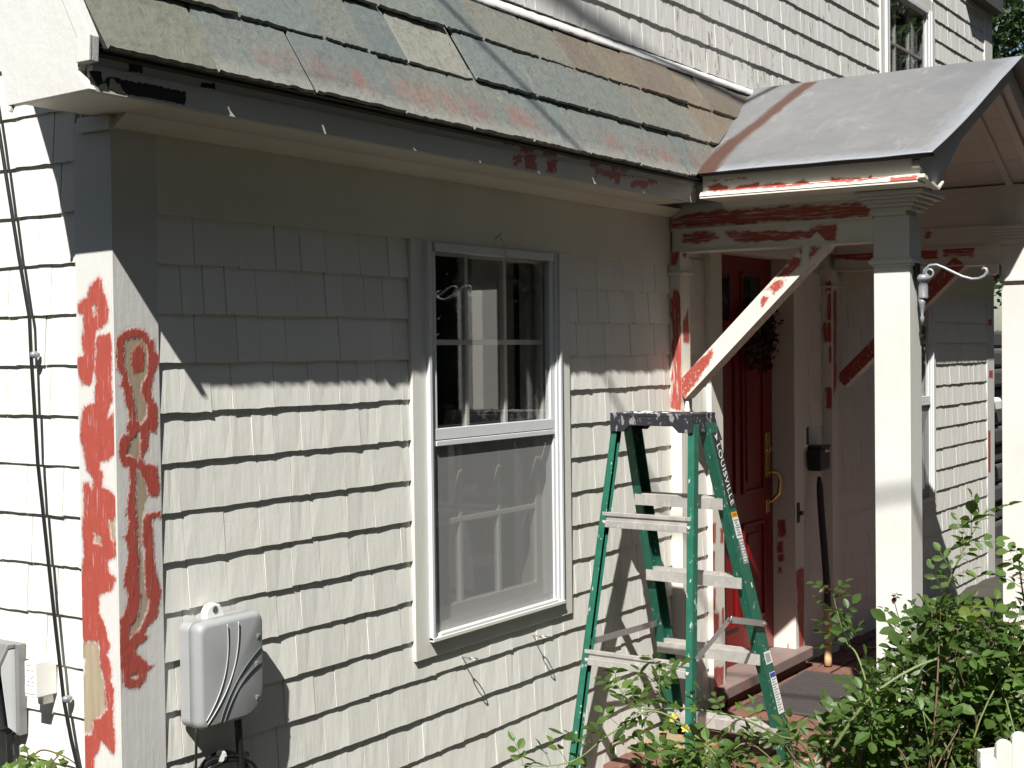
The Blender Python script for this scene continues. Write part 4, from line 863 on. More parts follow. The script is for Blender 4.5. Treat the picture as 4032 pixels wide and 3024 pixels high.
# beams left and right, pilasters, braces
XL, XR, CW = 2.97, 4.86, 0.14
def portico_side(x0, left):
    up, lo = (P_['beam_upper'], P_['beam_lower']) if left else (P_['beam_right_up'], P_['beam_right'])
    board('beam', (x0-0.006, -1.0, 2.705), (0, 1, 0), (0, 0, 1), 0.995, 0.100, (-1, 0, 0), 0.13, 'beam', house, up, [], [], (1, 2), 0.008)
    board('beam', (x0, -0.872, 2.6145), (0, 1, 0), (0, 0, 1), 0.866, 0.090, (-1, 0, 0), 0.12, 'beam', house, lo, [], [], (1, 2), 0.008)
    obj('beam_ledge', MB().box(x0-0.014, x0+0.1, -0.872, -0.004, 2.698, 2.7045), 'beige', house)
    obj('beam_bead', MB().box(x0-0.005, x0+0.1, -0.872, -0.004, 2.608, 2.614), 'beige', house)
    obj('beam', MB().box(x0+0.004, x0+0.13, -1.06, -0.013, 2.8055, 3.0), 'beige', house)
    # capital, necking and shaft of the post
    c = obj('column', MB().box(x0, x0+CW, -1.012, -0.872, 0.60, 2.7045), 'trim', house, bevel=0.002)
    mb = MB()
    for (g, z0, z1) in ((0.012, 2.722, 2.737), (0.026, 2.737, 2.752), (0.040, 2.752, 2.766), (0.062, 2.766, 2.778), (0.074, 2.778, 2.7945)):
        mb.box(x0-g, x0+CW+g, -1.012-g, -0.872+g*0.7, z0, z1)
    obj('capital', mb, 'trim_h', c, bevel=0.003)
    mb = MB(); mb.box(x0-0.008, x0+CW+0.008, -1.02, -0.864, 2.512, 2.522); mb.box(x0-0.017, x0+CW+0.017, -1.029, -0.855, 2.522, 2.536); mb.box(x0-0.008, x0+CW+0.008, -1.02, -0.864, 2.536, 2.546)
    obj('necking', mb, 'trim_h', c, bevel=0.002)
    mb = MB(); mb.box(x0-0.02, x0+CW+0.02, -1.032, -0.852, 0.595, 0.74); mb.box(x0-0.012, x0+CW+0.012, -1.024, -0.86, 0.74, 0.76)
    obj('base', mb, 'trim', c, bevel=0.003)
    # wall pilaster
    px = 2.964 if left else 4.703
    pr = P_['pil_left'] if left else P_['pil_right']
    board('pilaster', (px, -0.046, 0.60), (0, 1, 0), (0, 0, 1), 0.066, 2.01, (-1, 0, 0), 0.02, 'post', house, pr, [], [], (1, 2), 0.008)
    board('pilaster', (px+0.0205, -0.0465, 0.60), (1, 0, 0), (0, 0, 1), 0.065, 2.01, (0, -1, 0), 0.06, 'post', house, P_['pil_left_front'] if left else [[(4.73, 1.95), (4.77, 2.0), (4.785, 2.5), (4.735, 2.5)]], [], [], (0, 2), 0.008)
    obj('pilaster_cap', MB().box(px-0.014, px+0.10, -0.06, 0.018, 2.515, 2.527), 'beige', house, bevel=0.002)
    # diagonal brace
    a, b_ = Vector((x0-0.0022, -0.050, 2.035)), Vector((x0-0.0022, -0.655, 2.62))
    U = (b_-a); ln = U.length; U.normalize(); V = Vector((0, -U.z, U.y)); V = V if V.z < 0 else -V
    o0 = a - V*0.037 - U*0.02
    board('brace', o0, U, V, ln+0.04, 0.072, (-1, 0, 0), 0.085, 'brace', house, P_['brace'] if left else [[(-0.03, 1.97), (-0.03, 2.09), (-0.6, 2.66), (-0.75, 2.64)]], [], [], (1, 2), 0.006, side=-0.004)
obj('peg', MB().lathe((2.985, -0.062, 0), [(0.004, 1.930), (0.012, 1.936), (0.014, 1.948), (0.010, 1.960), (0.006, 1.985)], 12), 'beige', house, smooth=True, fix=True)
portico_side(XL, True); portico_side(XR, False)
obj('beam_block', MB().box(4.84, 4.90, -0.86, -0.80, 2.56, 2.612), 'beige', house)
# cornice along the left eave
board('cornice_fascia', (2.752, -1.12, 2.8255), (0, 1, 0), (0, 0, 1), 0.865, 0.064, (-1, 0, 0), 0.02, 'cornice', house, P_['cornice'], [], [], (1, 2), 0.006)
board('cornice_ledge', (2.722, -1.122, 2.806), (0, 1, 0), Vector((0.012, 0, 0.018)).normalized(), 0.868, 0.0216, Vector((-0.83, 0, 0.55)), 0.004, 'cornice', house,
      [[(-0.25, 2.822), (-0.25, 2.83), (-1.0, 2.83), (-1.0, 2.819), (-0.9, 2.815), (-0.75, 2.820), (-0.6, 2.814), (-0.45, 2.82)], [(-1.02, 2.80), (-1.12, 2.80), (-1.12, 2.822), (-1.02, 2.822)]], [], [], (1, 2), 0.004)
obj('cornice_body', MB().box(2.736, 2.80, -1.12, -0.254, 2.8065, 2.824), 'beige', house)
obj('cornice_soffit', MB().box(2.725, 2.958, -1.12, -0.254, 2.797, 2.8055), 'beige', house)
obj('cornice_soffit', MB().box(4.98, 5.26, -1.12, -0.254, 2.818, 2.828), 'beige', house)
obj('cornice_fascia', MB().box(5.225, 5.25, -1.12, -0.254, 2.828, 2.885), 'beige', house)
obj('bed_moulding', MB().prism([(2.962, -1.0, 2.776), (2.93, -1.0, 2.7965), (2.962, -1.0, 2.7965)], (0, 0.745, 0)), 'beige', house)

# iron plant bracket on the post
pbk = thing('plant_bracket', 'grey iron scroll bracket for a hanging plant on the white porch post', 'bracket', (3.04, -1.015, 2.42))
def scroll(c, r0, r1, a0, a1, n, pl='xz'):
    return [(c[0]+(r0+(r1-r0)*t)*math.cos(a0+(a1-a0)*t), c[1], c[2]+(r0+(r1-r0)*t)*math.sin(a0+(a1-a0)*t)) for t in np.linspace(0, 1, n)]
YB = -1.013
bx = 3.035
pl = MB(); pl.box(bx-0.024, bx+0.024, YB-0.012, YB-0.0005, 2.455, 2.535); obj('wall_plate', pl, 'black_plastic', pbk, bevel=0.003)
obj('socket', MB().lathe((bx, YB-0.03, 0), [(0.018, 2.385), (0.020, 2.39), (0.018, 2.395), (0.019, 2.43), (0.017, 2.45), (0.026, 2.455), (0.030, 2.465), (0.026, 2.472), (0.02, 2.478)], 12), 'iron', pbk, smooth=True, fix=True)
obj('finial', MB().lathe((bx, YB-0.026, 0), [(0.001, 2.285), (0.006, 2.30), (0.009, 2.312), (0.005, 2.322), (0.008, 2.345), (0.012, 2.365), (0.016, 2.386)], 10), 'iron', pbk, smooth=True, fix=True)
ADX, ADY = 0.10, -0.995                                    # arm swings outward from the post
def arm(s, z): return (bx + s*ADX, YB-0.03 + s*ADY, z)
pts = [arm(s, z) for s, z in ((0.0, 2.47), (0.005, 2.495), (0.025, 2.512), (0.05, 2.513), (0.075, 2.502), (0.11, 2.483), (0.145, 2.465), (0.18, 2.454), (0.205, 2.455), (0.225, 2.464), (0.235, 2.478), (0.232, 2.490), (0.223, 2.494), (0.216, 2.488))]
obj('arm', MB().tube(pts, [0.006]*9 + [0.007, 0.007, 0.0065, 0.006, 0.005], 8), 'iron', pbk, smooth=True)
pts = [arm(0.022+0.016*math.cos(a)*(1-a/11), 2.483+0.016*math.sin(a)*(1-a/11)) for a in np.linspace(-1.9, 4.4, 18)]
obj('scroll', MB().tube(pts, 0.0045, 7), 'iron', pbk, smooth=True)

# ================================================================== STEP LADDER
LX, LY, PSI = 2.376, -0.321, -0.038
CUu = Vector((math.cos(PSI), math.sin(PSI), 0)); CVv = Vector((-CUu.y, CUu.x, 0))
def LP(u, v, z): return Vector((LX, LY, 0)) + CUu*u + CVv*v + Vector((0, 0, z))
ladder = thing('step_ladder', 'paint spattered green fibreglass step ladder with black top standing by the wall', 'ladder', (LX, LY, 0.57))
def fu(z): return (1.655-z)*0.366
def fh(z): return 0.156+(1.655-z)*0.060
def ru(z): return -0.215-(1.61-z)*0.16
def rh(z): return 0.157+(1.61-z)*0.065
def channel(uf, hf, w, fl, z0, z1, sg, du):
    """C-shaped rail: web on the outside, flanges turned in"""
    mb = MB(); t = 0.004
    for (ua, ub, va, vb) in ((0, w, 0, t), (0, t, 0.0042, -fl), (w-t, w, 0.0042, -fl)):
        pts = []
        if (ua, ub) == (0, w): va, vb = 0.0, t
        else: va, vb = -fl, -0.0002
        for z in (z0, z1):
            u_, h_ = uf(z)+du, hf(z)+0.032
            for (uu, vv) in ((ua, va), (ub, va), (ub, vb), (ua, vb)): pts.append(LP(u_+uu, sg*(h_+vv), z))
        fs = [(3,2,1,0),(4,5,6,7),(0,1,5,4),(1,2,6,5),(2,3,7,6),(3,0,4,7)]
        mb.add(pts, fs if sg > 0 else [f[::-1] for f in fs])
    return mb
ZB = 0.572
for sg in (1, -1):
    obj('front_rail', channel(fu, fh, 0.078, 0.032, ZB+0.02, 1.935, sg, 0.0), 'ladder_green', ladder, bevel=0.0015, fix=True)
    obj('rear_rail', channel(ru, rh, 0.036, 0.022, ZB+0.02, 1.935, sg, -0.02), 'ladder_green', ladder, bevel=0.0015, fix=True)
    for (uf, hf, w, du) in ((fu, fh, 0.078, 0.0), (ru, rh, 0.042, -0.02)):
        u_, h_ = uf(ZB), hf(ZB)+0.032; mb = MB()
        mb.obox(LP(u_+du-0.006, sg*(h_+0.006), ZB-0.004), CUu*(w+0.012), CVv*(-sg*0.045), (0, 0, 0.05)); obj('foot', mb, 'black_plastic', ladder, bevel=0.004)
for k in range(4):
    z = 1.655-0.3048*k; h = fh(z)+0.0305; u = fu(z); mb = MB()
    mb.obox(LP(u, -h, z-0.006), CUu*0.082, CVv*(2*h), (0, 0, 0.006))
    mb.obox(LP(u, -h, z-0.042), CUu*0.004, CVv*(2*h), (0, 0, 0.0359)); mb.obox(LP(u+0.078, -h, z-0.042), CUu*0.004, CVv*(2*h), (0, 0, 0.0359))
    for j in range(5): mb.obox(LP(u+0.008+j*0.0155, -h, z), CUu*0.006, CVv*(2*h), (0, 0, 0.003))
    st_ = obj('step', mb, 'ladder_alu', ladder)
    for sg in (1, -1):
        for uu in (0.012,): obj('rivet', MB().lathe(tuple(LP(u+uu+0.01, sg*(h+0.0055), z-0.02)), [(0.006, -0.002), (0.006, 0.001), (0.003, 0.003)] if sg > 0 else [(0.006, 0.002), (0.006, -0.001), (0.003, -0.003)], 8, 'y'), 'steel', st_)
for k in range(3):
    z = 1.61-0.497*k; h = rh(z)+0.006; u = ru(z)-0.024; mb = MB()
    mb.obox(LP(u, -h-0.02, z-0.014), CUu*0.012, CVv*(2*h+0.04), (0, 0, 0.014)); mb.obox(LP(u+0.006, -h-0.02, z-0.03), CUu*0.006, CVv*(2*h+0.04), (0, 0, 0.0159)); mb.obox(LP(u-0.002, -h-0.02, z-0.056), CUu*0.014, CVv*(2*h+0.04), (0, 0, 0.0259))
    rb = obj('rear_bar', mb, 'ladder_alu', ladder, bevel=0.0015)
    for sg in (1, -1): obj('rivet', MB().lathe(tuple(LP(u-0.002, sg*(h+0.012), z-0.04)), [(0.007, 0.002), (0.007, -0.002), (0.004, -0.004)], 8, 'x'), 'steel', rb, fix=True)
# top cap
cap = MB()
zt = 1.972
def cp(u, v, z): return LP(u, v, z)
u0, u1, v0 = -0.198, -0.018, 0.170
cap.obox(cp(u0, -v0, zt-0.012), CUu*(u1-u0), CVv*(2*v0), (0, 0, 0.012))
for (ua, ub) in ((u0, u0+0.006), (u1-0.006, u1)):
    zz = [(-v0, -0.068), (-0.115, -0.068), (-0.09, -0.045), (0.09, -0.045), (0.115, -0.068), (v0, -0.068), (v0, -0.0122), (-v0, -0.0122)]
    cap.prism([cp(ua, v, zt+dz) for v, dz in zz], CUu*(ub-ua))
for sg in (1, -1):
    q = [(u0+0.0062, -0.068), (-0.11, -0.066), (-0.02, -0.105), (0.035, -0.105), (u1-0.0062, -0.0122), (u0+0.0062, -0.0122)]
    cap.prism([cp(u, sg*(v0-0.004), zt+dz) for u, dz in q], CVv*(sg*-0.006) if False else CVv*(0.005*sg))
capo = obj('top_cap', cap, 'ladder_cap', ladder, bevel=0.002, fix=True)
mb = MB(); rr = random.Random(9)
for i in range(26):
    u, v = rr.uniform(u0+0.01, u1-0.01), rr.gauss(0.02, 0.08); r_ = rr.uniform(0.003, 0.010)
    if abs(v) > v0-0.012: continue
    mb.lathe(tuple(cp(u, v, zt)), [(r_, 0), (r_*0.8, r_*0.2), (r_*0.3, r_*0.3)], 7)
o = obj('paint_crumbs', mb, 'trim', capo); o['kind'] = 'stuff'
# spreaders
def flat(a, b, w, t, nm):
    a, b = Vector(a), Vector(b); d = (b-a); n = Vector((CVv.x, CVv.y, 0)); s = d.cross(n).normalized()
    return obj(nm, MB().obox(a - s*w/2 - n*t/2, d, s*w, n*t), 'steel', ladder, bevel=0.0015)
za, zb = 1.135, 1.125
flat(LP(ru(za), rh(za)+0.022, za), LP(fu(zb)+0.03, fh(zb)+0.018, zb), 0.024, 0.004, 'spreader')
A = LP(ru(1.13), -(rh(1.13)+0.04), 1.12); B = LP((ru(1.13)+fu(1.13))/2+0.01, -(rh(1.13)+0.043), 1.222); C_ = LP(fu(1.125)+0.05, -(fh(1.125)+0.040), 1.16)
flat(A, B, 0.022, 0.004, 'spreader'); flat(B - CVv*0.0045, C_ - CVv*0.0045, 0.024, 0.004, 'spreader')
for q in (A, B, C_): obj('rivet', MB().lathe(tuple(q - CVv*0.009), [(0.008, 0.004), (0.008, -0.001), (0.004, -0.004)], 10, 'y'), 'steel', ladder, fix=True)

# printed labels on the front rail that faces the garden
def rail_pt(z, du, out): return LP(fu(z)+du, -(fh(z)+0.032+0.004+out), z)
def rail_patch(name, z0, z1, d0, d1, mat, out, parent=ladder):
    mb = MB(); q = [rail_pt(z0, d0, out), rail_pt(z0, d1, out), rail_pt(z1, d1, out), rail_pt(z1, d0, out)]
    mb.prism(q, CVv*0.0004); return obj(name, mb, mat, parent)
lab = rail_patch('brand_label', 1.90, 1.615, 0.026, 0.074, 'sticker_black', 0.0008)
def text_mesh(body, size):
    cu = bpy.data.curves.new('txt', 'FONT'); cu.body = body; cu.size = size; cu.extrude = 0.0002; cu.align_x = 'LEFT'; cu.align_y = 'CENTER'
    cu.space_character = 1.12
    o = bpy.data.objects.new('txt', cu); COL.objects.link(o); bpy.context.view_layer.update()
    me = bpy.data.meshes.new_from_object(o.evaluated_get(bpy.context.evaluated_depsgraph_get()))
    bpy.data.objects.remove(o); me.materials.clear(); return me
me = text_mesh('LOUISVILLE', 0.036); me.name = 'lettering'
p0, p1 = rail_pt(1.858, 0.052, 0.0016), rail_pt(1.63, 0.052, 0.0016)
ax = (p1-p0); ln = ax.length; ax.normalize()
xs = [v.co.x for v in me.vertices]; sx = ln/(max(xs)-min(xs))
nn = -CVv; ay = nn.cross(ax).normalized(); nz = ax.cross(ay)
mt = Matrix(((ax.x*sx, ay.x*1.0, nz.x, p0.x), (ax.y*sx, ay.y*1.0, nz.y, p0.y), (ax.z*sx, ay.z*1.0, nz.z, p0.z), (0, 0, 0, 1)))
me.transform(mt); lo = obj('lettering', me, 'sticker_white', lab)
q0 = rail_pt(1.882, 0.052, 0.0015)
obj('emblem', MB().prism([q0 + ax*0.014, q0 - ax*0.012 + ay*0.012, q0 - ax*0.006, q0 - ax*0.012 - ay*0.012], CVv*0.0004), 'sticker_white', lab)
w1 = rail_patch('warning_label', 1.60, 1.58, 0.028, 0.072, 'sticker_orange', 0.0006)
for i_ in range(2): rail_patch('print_line', 1.594-0.006*i_, 1.592-0.006*i_, 0.036, 0.066, 'sticker_black', 0.0012, w1)
w2 = rail_patch('warning_label', 1.579, 1.50, 0.028, 0.074, 'sticker_white', 0.0006)
for i_ in range(7): rail_patch('print_line', 1.572-0.0095*i_, 1.5665-0.0095*i_, 0.034+0.004*(i_ % 3), 0.070-0.006*((i_*2) % 3), 'sticker_grey', 0.0012, w2)
w3 = rail_patch('warning_label', 1.499, 1.40, 0.034, 0.074, 'sticker_grey', 0.0006)
for i_ in range(8): rail_patch('print_line', 1.492-0.011*i_, 1.487-0.011*i_, 0.040+0.003*(i_ % 3), 0.070-0.005*((i_*2) % 3), 'sticker_white', 0.0012, w3)
rail_patch('white_mark', 1.325, 1.305, 0.052, 0.060, 'sticker_white', 0.0006)
w4 = rail_patch('bar_code_label', 1.05, 1.00, 0.022, 0.076, 'sticker_white', 0.0006)
for i_ in range(9): rail_patch('print_line', 1.043-0.0042*i_, 1.0408-0.0042*i_, 0.028, 0.066, 'sticker_grey', 0.0012, w4)
w5 = rail_patch('instruction_label', 0.965, 0.795, 0.028, 0.076, 'sticker_white', 0.0006)
rail_patch('label_header', 0.963, 0.945, 0.030, 0.074, 'sticker_blue', 0.0012, w5)
for i_ in range(13): rail_patch('print_line', 0.938-0.0105*i_, 0.934-0.0105*i_, 0.034, 0.070-0.006*((i_*2) % 4), 'sticker_grey', 0.0012, w5)

# ================================================================== THINGS ON THE WALLS
# telecom box
tb = thing('utility_box', 'grey plastic utility box with curved stripes on the wall below the corner board', 'utility box', (0.30, -0.04, 1.39))
def rrect(x0, x1, z0, z1, rads, n=6):
    """rounded outline, radii for bottom-left, bottom-right, top-right, top-left"""
    out = []
    for (cx, cz, a0, r) in ((x0+rads[0], z0+rads[0], math.pi, rads[0]), (x1-rads[1], z0+rads[1], 1.5*math.pi, rads[1]), (x1-rads[2], z1-rads[2], 0, rads[2]), (x0+rads[3], z1-rads[3], .5*math.pi, rads[3])):
        for i in range(n+1):
            a = a0 + .5*math.pi*i/n; out.append((cx+r*math.cos(a), cz+r*math.sin(a)))
    return out
ol = rrect(0.190, 0.420, 1.245, 1.520, (0.025, 0.075, 0.022, 0.022))
obj('back_plate', MB().prism([(x*0.98+0.006-0.003, -0.004, z*0.985+0.022) for x, z in ol], (0, -0.034, 0)), 'grey_plastic', tb, bevel=0.003)
cx_, cz_ = 0.305, 1.382
layers = [(1.0, -0.0385), (1.0, -0.062), (0.985, -0.0715), (0.955, -0.077), (0.90, -0.0795)]
mb = MB(); n = len(ol)
for (s, y) in layers: mb.v += [(cx_+(x-cx_)*s, y - 0.006*(1-((x-cx_)/0.12)**2) if s < 0.96 else y, cz_+(z-cz_)*s) for x, z in ol]
for k in range(len(layers)-1):
    for i in range(n): mb.f.append((k*n+i, k*n+(i+1) % n, (k+1)*n+(i+1) % n, (k+1)*n+i))
kc = len(mb.v); mb.v.append((cx_, -0.0865, cz_))
for i in range(n): mb.f.append(((len(layers)-1)*n+i, (len(layers)-1)*n+(i+1) % n, kc))
mb.f.append(tuple(range(n-1, -1, -1)))
obj('cover', mb, 'grey_plastic', tb, smooth=True, fix=True)
def fy(x, z): return -0.0805 - 0.006*(1-min(1, ((x-cx_)/0.115)**2))
def stripe(name, pts, mat, r):
    P = []
    for i in range(len(pts)-1):
        for t in np.linspace(0, 1, 5, endpoint=False): P.append(tuple(np.array(pts[i])*(1-t)+np.array(pts[i+1])*t))
    P.append(pts[-1])
    obj(name, MB().tube([(x, fy(x, z)-0.0004, z) for x, z in P], r, 6), mat, tb, smooth=True)
def bez(p0, p1, p2, p3, n=12):
    return [tuple((1-t)**3*np.array(p0)+3*(1-t)**2*t*np.array(p1)+3*(1-t)*t*t*np.array(p2)+t**3*np.array(p3)) for t in np.linspace(0, 1, n)]
stripe('stripe', bez((0.278, 1.507), (0.287, 1.42), (0.272, 1.35), (0.203, 1.272)), 'grey_light', 0.0015)
stripe('stripe', bez((0.318, 1.508), (0.322, 1.42), (0.295, 1.345), (0.207, 1.262)), 'grey_light', 0.0015)
stripe('groove', bez((0.404, 1.425), (0.33, 1.388), (0.278, 1.33), (0.248, 1.258)), 'grey_dark', 0.0018)
stripe('groove', bez((0.404, 1.385), (0.345, 1.372), (0.292, 1.325), (0.262, 1.256)), 'grey_dark', 0.0018)
for z in (1.418, 1.402): obj('screw_hole', MB().lathe((0.4165, -0.056, z), [(0.004, -0.003), (0.005, 0.0035), (0.002, 0.0045)], 10, 'x'), 'grey_dark', tb, fix=True)
for (x, z) in ((0.388, 1.462), (0.38, 1.39), (0.38, 1.30)):
    obj('arrow_mark', MB().prism([(x, fy(x, z)-0.0012, z), (x+0.012, fy(x, z)-0.0012, z), (x+0.003, fy(x, z)-0.0012, z-0.011)], (0, 0.003, 0)), 'grey_plastic', tb)
mb = MB(); q = [(0.262, 1.508), (0.262, 1.535), (0.272, 1.549), (0.292, 1.555), (0.312, 1.549), (0.326, 1.53), (0.332, 1.508)]
mb.prism([(x, -0.006, z) for x, z in q], (0, -0.022, 0)); tabo = obj('mounting_tab', mb, 'pale_plastic', tb, bevel=0.004)
obj('slot', MB().lathe((0.293, -0.0285, 1.538), [(0.009, 0.001), (0.009, -0.0012)], 12, 'y'), 'grey_dark', tabo, fix=True)
# cables out of the box and the coil below it
cb = thing('cable_coil', 'coil of black cable hanging under the grey utility box', 'cable', (0.25, -0.03, 1.05))
def loop(cx, cz, r, ph, jit, sd):
    r_ = random.Random(sd); return [(cx + (r+0.006*math.sin(3*a+ph))*math.cos(a)*1.05, -0.028-0.018*math.sin(a*1.0+ph)-jit, cz + (r+0.005*math.cos(2*a+ph))*math.sin(a)*0.85) for a in np.linspace(0, 2*math.pi, 40)]
for k, (cx, cz, r) in enumerate(((0.30, 1.06, 0.098), (0.305, 1.065, 0.104), (0.31, 1.062, 0.092), (0.295, 1.07, 0.100), (0.155, 1.045, 0.085), (0.15, 1.05, 0.078))):
    obj('loop', MB().tube(loop(cx, cz, r, k*1.1, 0.004*k, k), 0.0052, 8, False), 'cable', cb, smooth=True)
obj('lead', MB().tube([(0.345, -0.05, 1.26), (0.347, -0.052, 1.22), (0.352, -0.05, 1.17), (0.362, -0.045, 1.12), (0.366, -0.04, 1.06), (0.35, -0.04, 1.0)], 0.0105, 10), 'cable', cb, smooth=True)
obj('lead', MB().tube([(0.205, -0.045, 1.262), (0.203, -0.046, 1.23), (0.196, -0.05, 1.17), (0.190, -0.05, 1.10), (0.188, -0.05, 1.0)], 0.0036, 8), 'cable', cb, smooth=True)
obj('lead', MB().tube([(0.09, -0.02, 1.03), (0.13, -0.022, 1.085), (0.19, -0.026, 1.12), (0.25, -0.03, 1.14), (0.32, -0.03, 1.15), (0.40, -0.03, 1.13)], 0.0085, 8), 'cable', cb, smooth=True)
obj('cable_tie', MB().lathe((0.29, -0.045, 1.157), [(0.016, -0.004), (0.016, 0.004)], 10, 'x'), 'grey_light', cb, fix=True)

# eye hooks
for i_, (hx, hz, lab_) in enumerate(((1.438, 1.193, 'small steel eye hook under the left end of the window sill'), (1.874, 1.188, 'small steel eye hook under the right end of the window sill'))):
    h = thing('eye_hook', lab_, 'hook', (hx, 0.0, hz), 'eye hooks below the window')
    obj('shank', MB().tube([(hx, 0.006, hz), (hx, -0.018, hz-0.001), (hx, -0.024, hz-0.001)], 0.0024, 7), 'steel', h, smooth=True)
    obj('ring', MB().tube([(hx, -0.040+0.016*math.cos(a), hz-0.002+0.012*math.sin(a)*0.9) if False else (hx+0.012*math.sin(a), -0.040+0.017*math.cos(a), hz-0.001) for a in np.linspace(0, 2*math.pi, 20)], 0.0024, 7, False), 'steel', h, smooth=True)
wn_ = thing('bent_wire', 'thin bent wire hooked on a nail above the window', 'wire', (1.65, -0.02, 2.59))
obj('nail', MB().tube([(1.66, 0.01, 2.582), (1.652, -0.03, 2.606)], 0.0022, 6), 'iron', wn_)
obj('strand', MB().tube([(1.657, -0.022, 2.596), (1.668, -0.026, 2.57), (1.685, -0.026, 2.53), (1.694, -0.026, 2.49), (1.68, -0.024, 2.46), (1.650, -0.024, 2.44)], 0.0011, 5), 'iron', wn_)

# cable down the side wall
ca = thing('wall_cable', 'black cable running down the side wall with metal clips', 'cable', (0, 0.27, 1.9))
kp = [(0.46, 3.05), (0.395, 2.784), (0.331, 2.461), (0.296, 2.303), (0.287, 2.208), (0.268, 1.935), (0.257, 1.81), (0.225, 1.578), (0.185, 1.34), (0.16, 1.24), (0.143, 1.175), (0.125, 1.09), (0.10, 1.0), (0.05, 0.9)]
obj('strand', MB().tube([(-0.020-0.003*math.sin(i*1.7), y, z) for i, (y, z) in enumerate(kp)], 0.0049, 9), 'cable', ca, smooth=True)
for (y, z) in ((0.285, 2.208), (0.186, 1.343)):
    mb = MB(); mb.lathe((-0.0155, y-0.006, z), [(0.0075, -0.012), (0.0095, -0.006), (0.0095, 0.002), (0.005, 0.012)], 10, 'x'); obj('clip', mb, 'iron', ca, smooth=True, fix=True)
# white junction box with raised marks
jbx = thing('junction_box', 'small white plastic junction box with raised marks on the side wall', 'junction box', (-0.03, 0.265, 1.39))
obj('body', MB().box(-0.062, 0.004, 0.243, 0.286, 1.345, 1.436), 'pale_plastic', jbx, bevel=0.003)
obj('conduit', MB().box(-0.035, 0.0, 0.252, 0.272, 1.322, 1.3445), 'pale_plastic', jbx, bevel=0.003)
mb = MB()
def mk(y0, z0, y1, z1, w=0.0026):
    y0, y1 = 0.248 + (y0-0.215)*0.58, 0.248 + (y1-0.215)*0.58
    a, b = Vector((-0.0625, y0, z0)), Vector((-0.0625, y1, z1)); d = b-a; s = Vector((0, -d.z, d.y)).normalized()*w
    mb.obox(a - s/2, d, s, (-0.0013, 0, 0))
for (a, b, c, d) in ((0.272, 1.357, 0.215, 1.357), (0.272, 1.357, 0.272, 1.378), (0.243, 1.357, 0.243, 1.378), (0.215, 1.357, 0.215, 1.378), (0.272, 1.378, 0.215, 1.378),
                     (0.268, 1.388, 0.215, 1.388), (0.242, 1.391, 0.266, 1.404), (0.242, 1.391, 0.218, 1.404), (0.266, 1.416, 0.218, 1.416), (0.266, 1.429, 0.218, 1.429), (0.219, 1.416, 0.219, 1.429)): mk(a, b, c, d)
obj('raised_marks', mb, 'pale_plastic', jbx)
# grey hood at the left edge
hd_ = thing('meter_hood', 'grey metal hood with a sloping lid over a dark box on the side wall', 'meter box', (-0.05, 0.45, 1.35))
ya, yb = 0.374, 0.66
obj('back_flange', MB().box(-0.022, 0.002, ya-0.012, yb+0.012, 1.225, 1.462), 'hood', hd_, bevel=0.002)
obj('lid', MB().prism([(-0.022, ya, 1.462), (-0.045, ya, 1.464), (-0.165, ya, 1.27), (-0.160, ya, 1.262), (-0.043, ya, 1.452), (-0.022, ya, 1.452)], (0, yb-ya, 0)), 'hood', hd_, bevel=0.0015)
obj('side_plate', MB().prism([(-0.0225, ya+0.0015, 1.45), (-0.043, ya+0.0015, 1.45), (-0.066, ya+0.0015, 1.413), (-0.045, ya+0.0015, 1.25), (-0.0225, ya+0.0015, 1.23)], (0, 0.003, 0)), 'alu_white', hd_)
obj('dark_body', MB().box(-0.095, -0.0225, ya+0.012, yb-0.01, 1.245, 1.36), 'black_plastic', hd_, bevel=0.006)
obj('conduit', MB().tube([(-0.03, ya+0.02, 1.23), (-0.03, ya+0.015, 1.12), (-0.03, ya+0.01, 0.9), (-0.03, ya, 0.5)], 0.010, 8), 'cable', hd_)

# block of old stone by the wall
sb = obj('stone_block', MB().obox((2.575, -0.30, 0.565), (0.27, 0.0, -0.004), (0.0, 0.26, 0.0), (0.004, 0.004, 0.078)), 'old_stone', None, bevel=0.012)
tag(sb, 'worn yellow and orange stone block on the ground beside the ladder foot', 'stone block')

# ================================================================== PLANTS
FWD = Vector((math.cos(R(33.558)), math.sin(R(33.558)), 0)); RGT = Vector((FWD.y, -FWD.x, 0))
def spot(px, py, d):
    """a place d metres in front of the gate where the photographer stood"""
    v = CF + CR*((px-2016)/5502.65) - CU*((py-1512)/5502.65); return CAM_POS + v*d
def leaflet(mb, base, ax, up, ln, wd, fold, droop):
    side = ax.cross(up).normalized(); up = side.cross(ax).normalized()
    T = (0, 0.3, 0.62, 0.86, 1.0); Wd = (0.10, 0.86, 0.92, 0.5, 0.0)
    c = [base + ax*ln*t - up*droop*ln*t*t for t in T]
    vs_ = []
    for t, w_, p in zip(T, Wd, c): vs_ += [p - side*wd*w_ + up*fold*wd*w_, p, p + side*wd*w_ + up*fold*wd*w_]
    fs = []
    for i in range(4):
        a = i*3
        if i < 3: fs += [(a, a+1, a+4, a+3), (a+1, a+2, a+5, a+4)]
        else: fs += [(a, a+1, a+4), (a+1, a+2, a+4)]
    mb.add(vs_, fs)
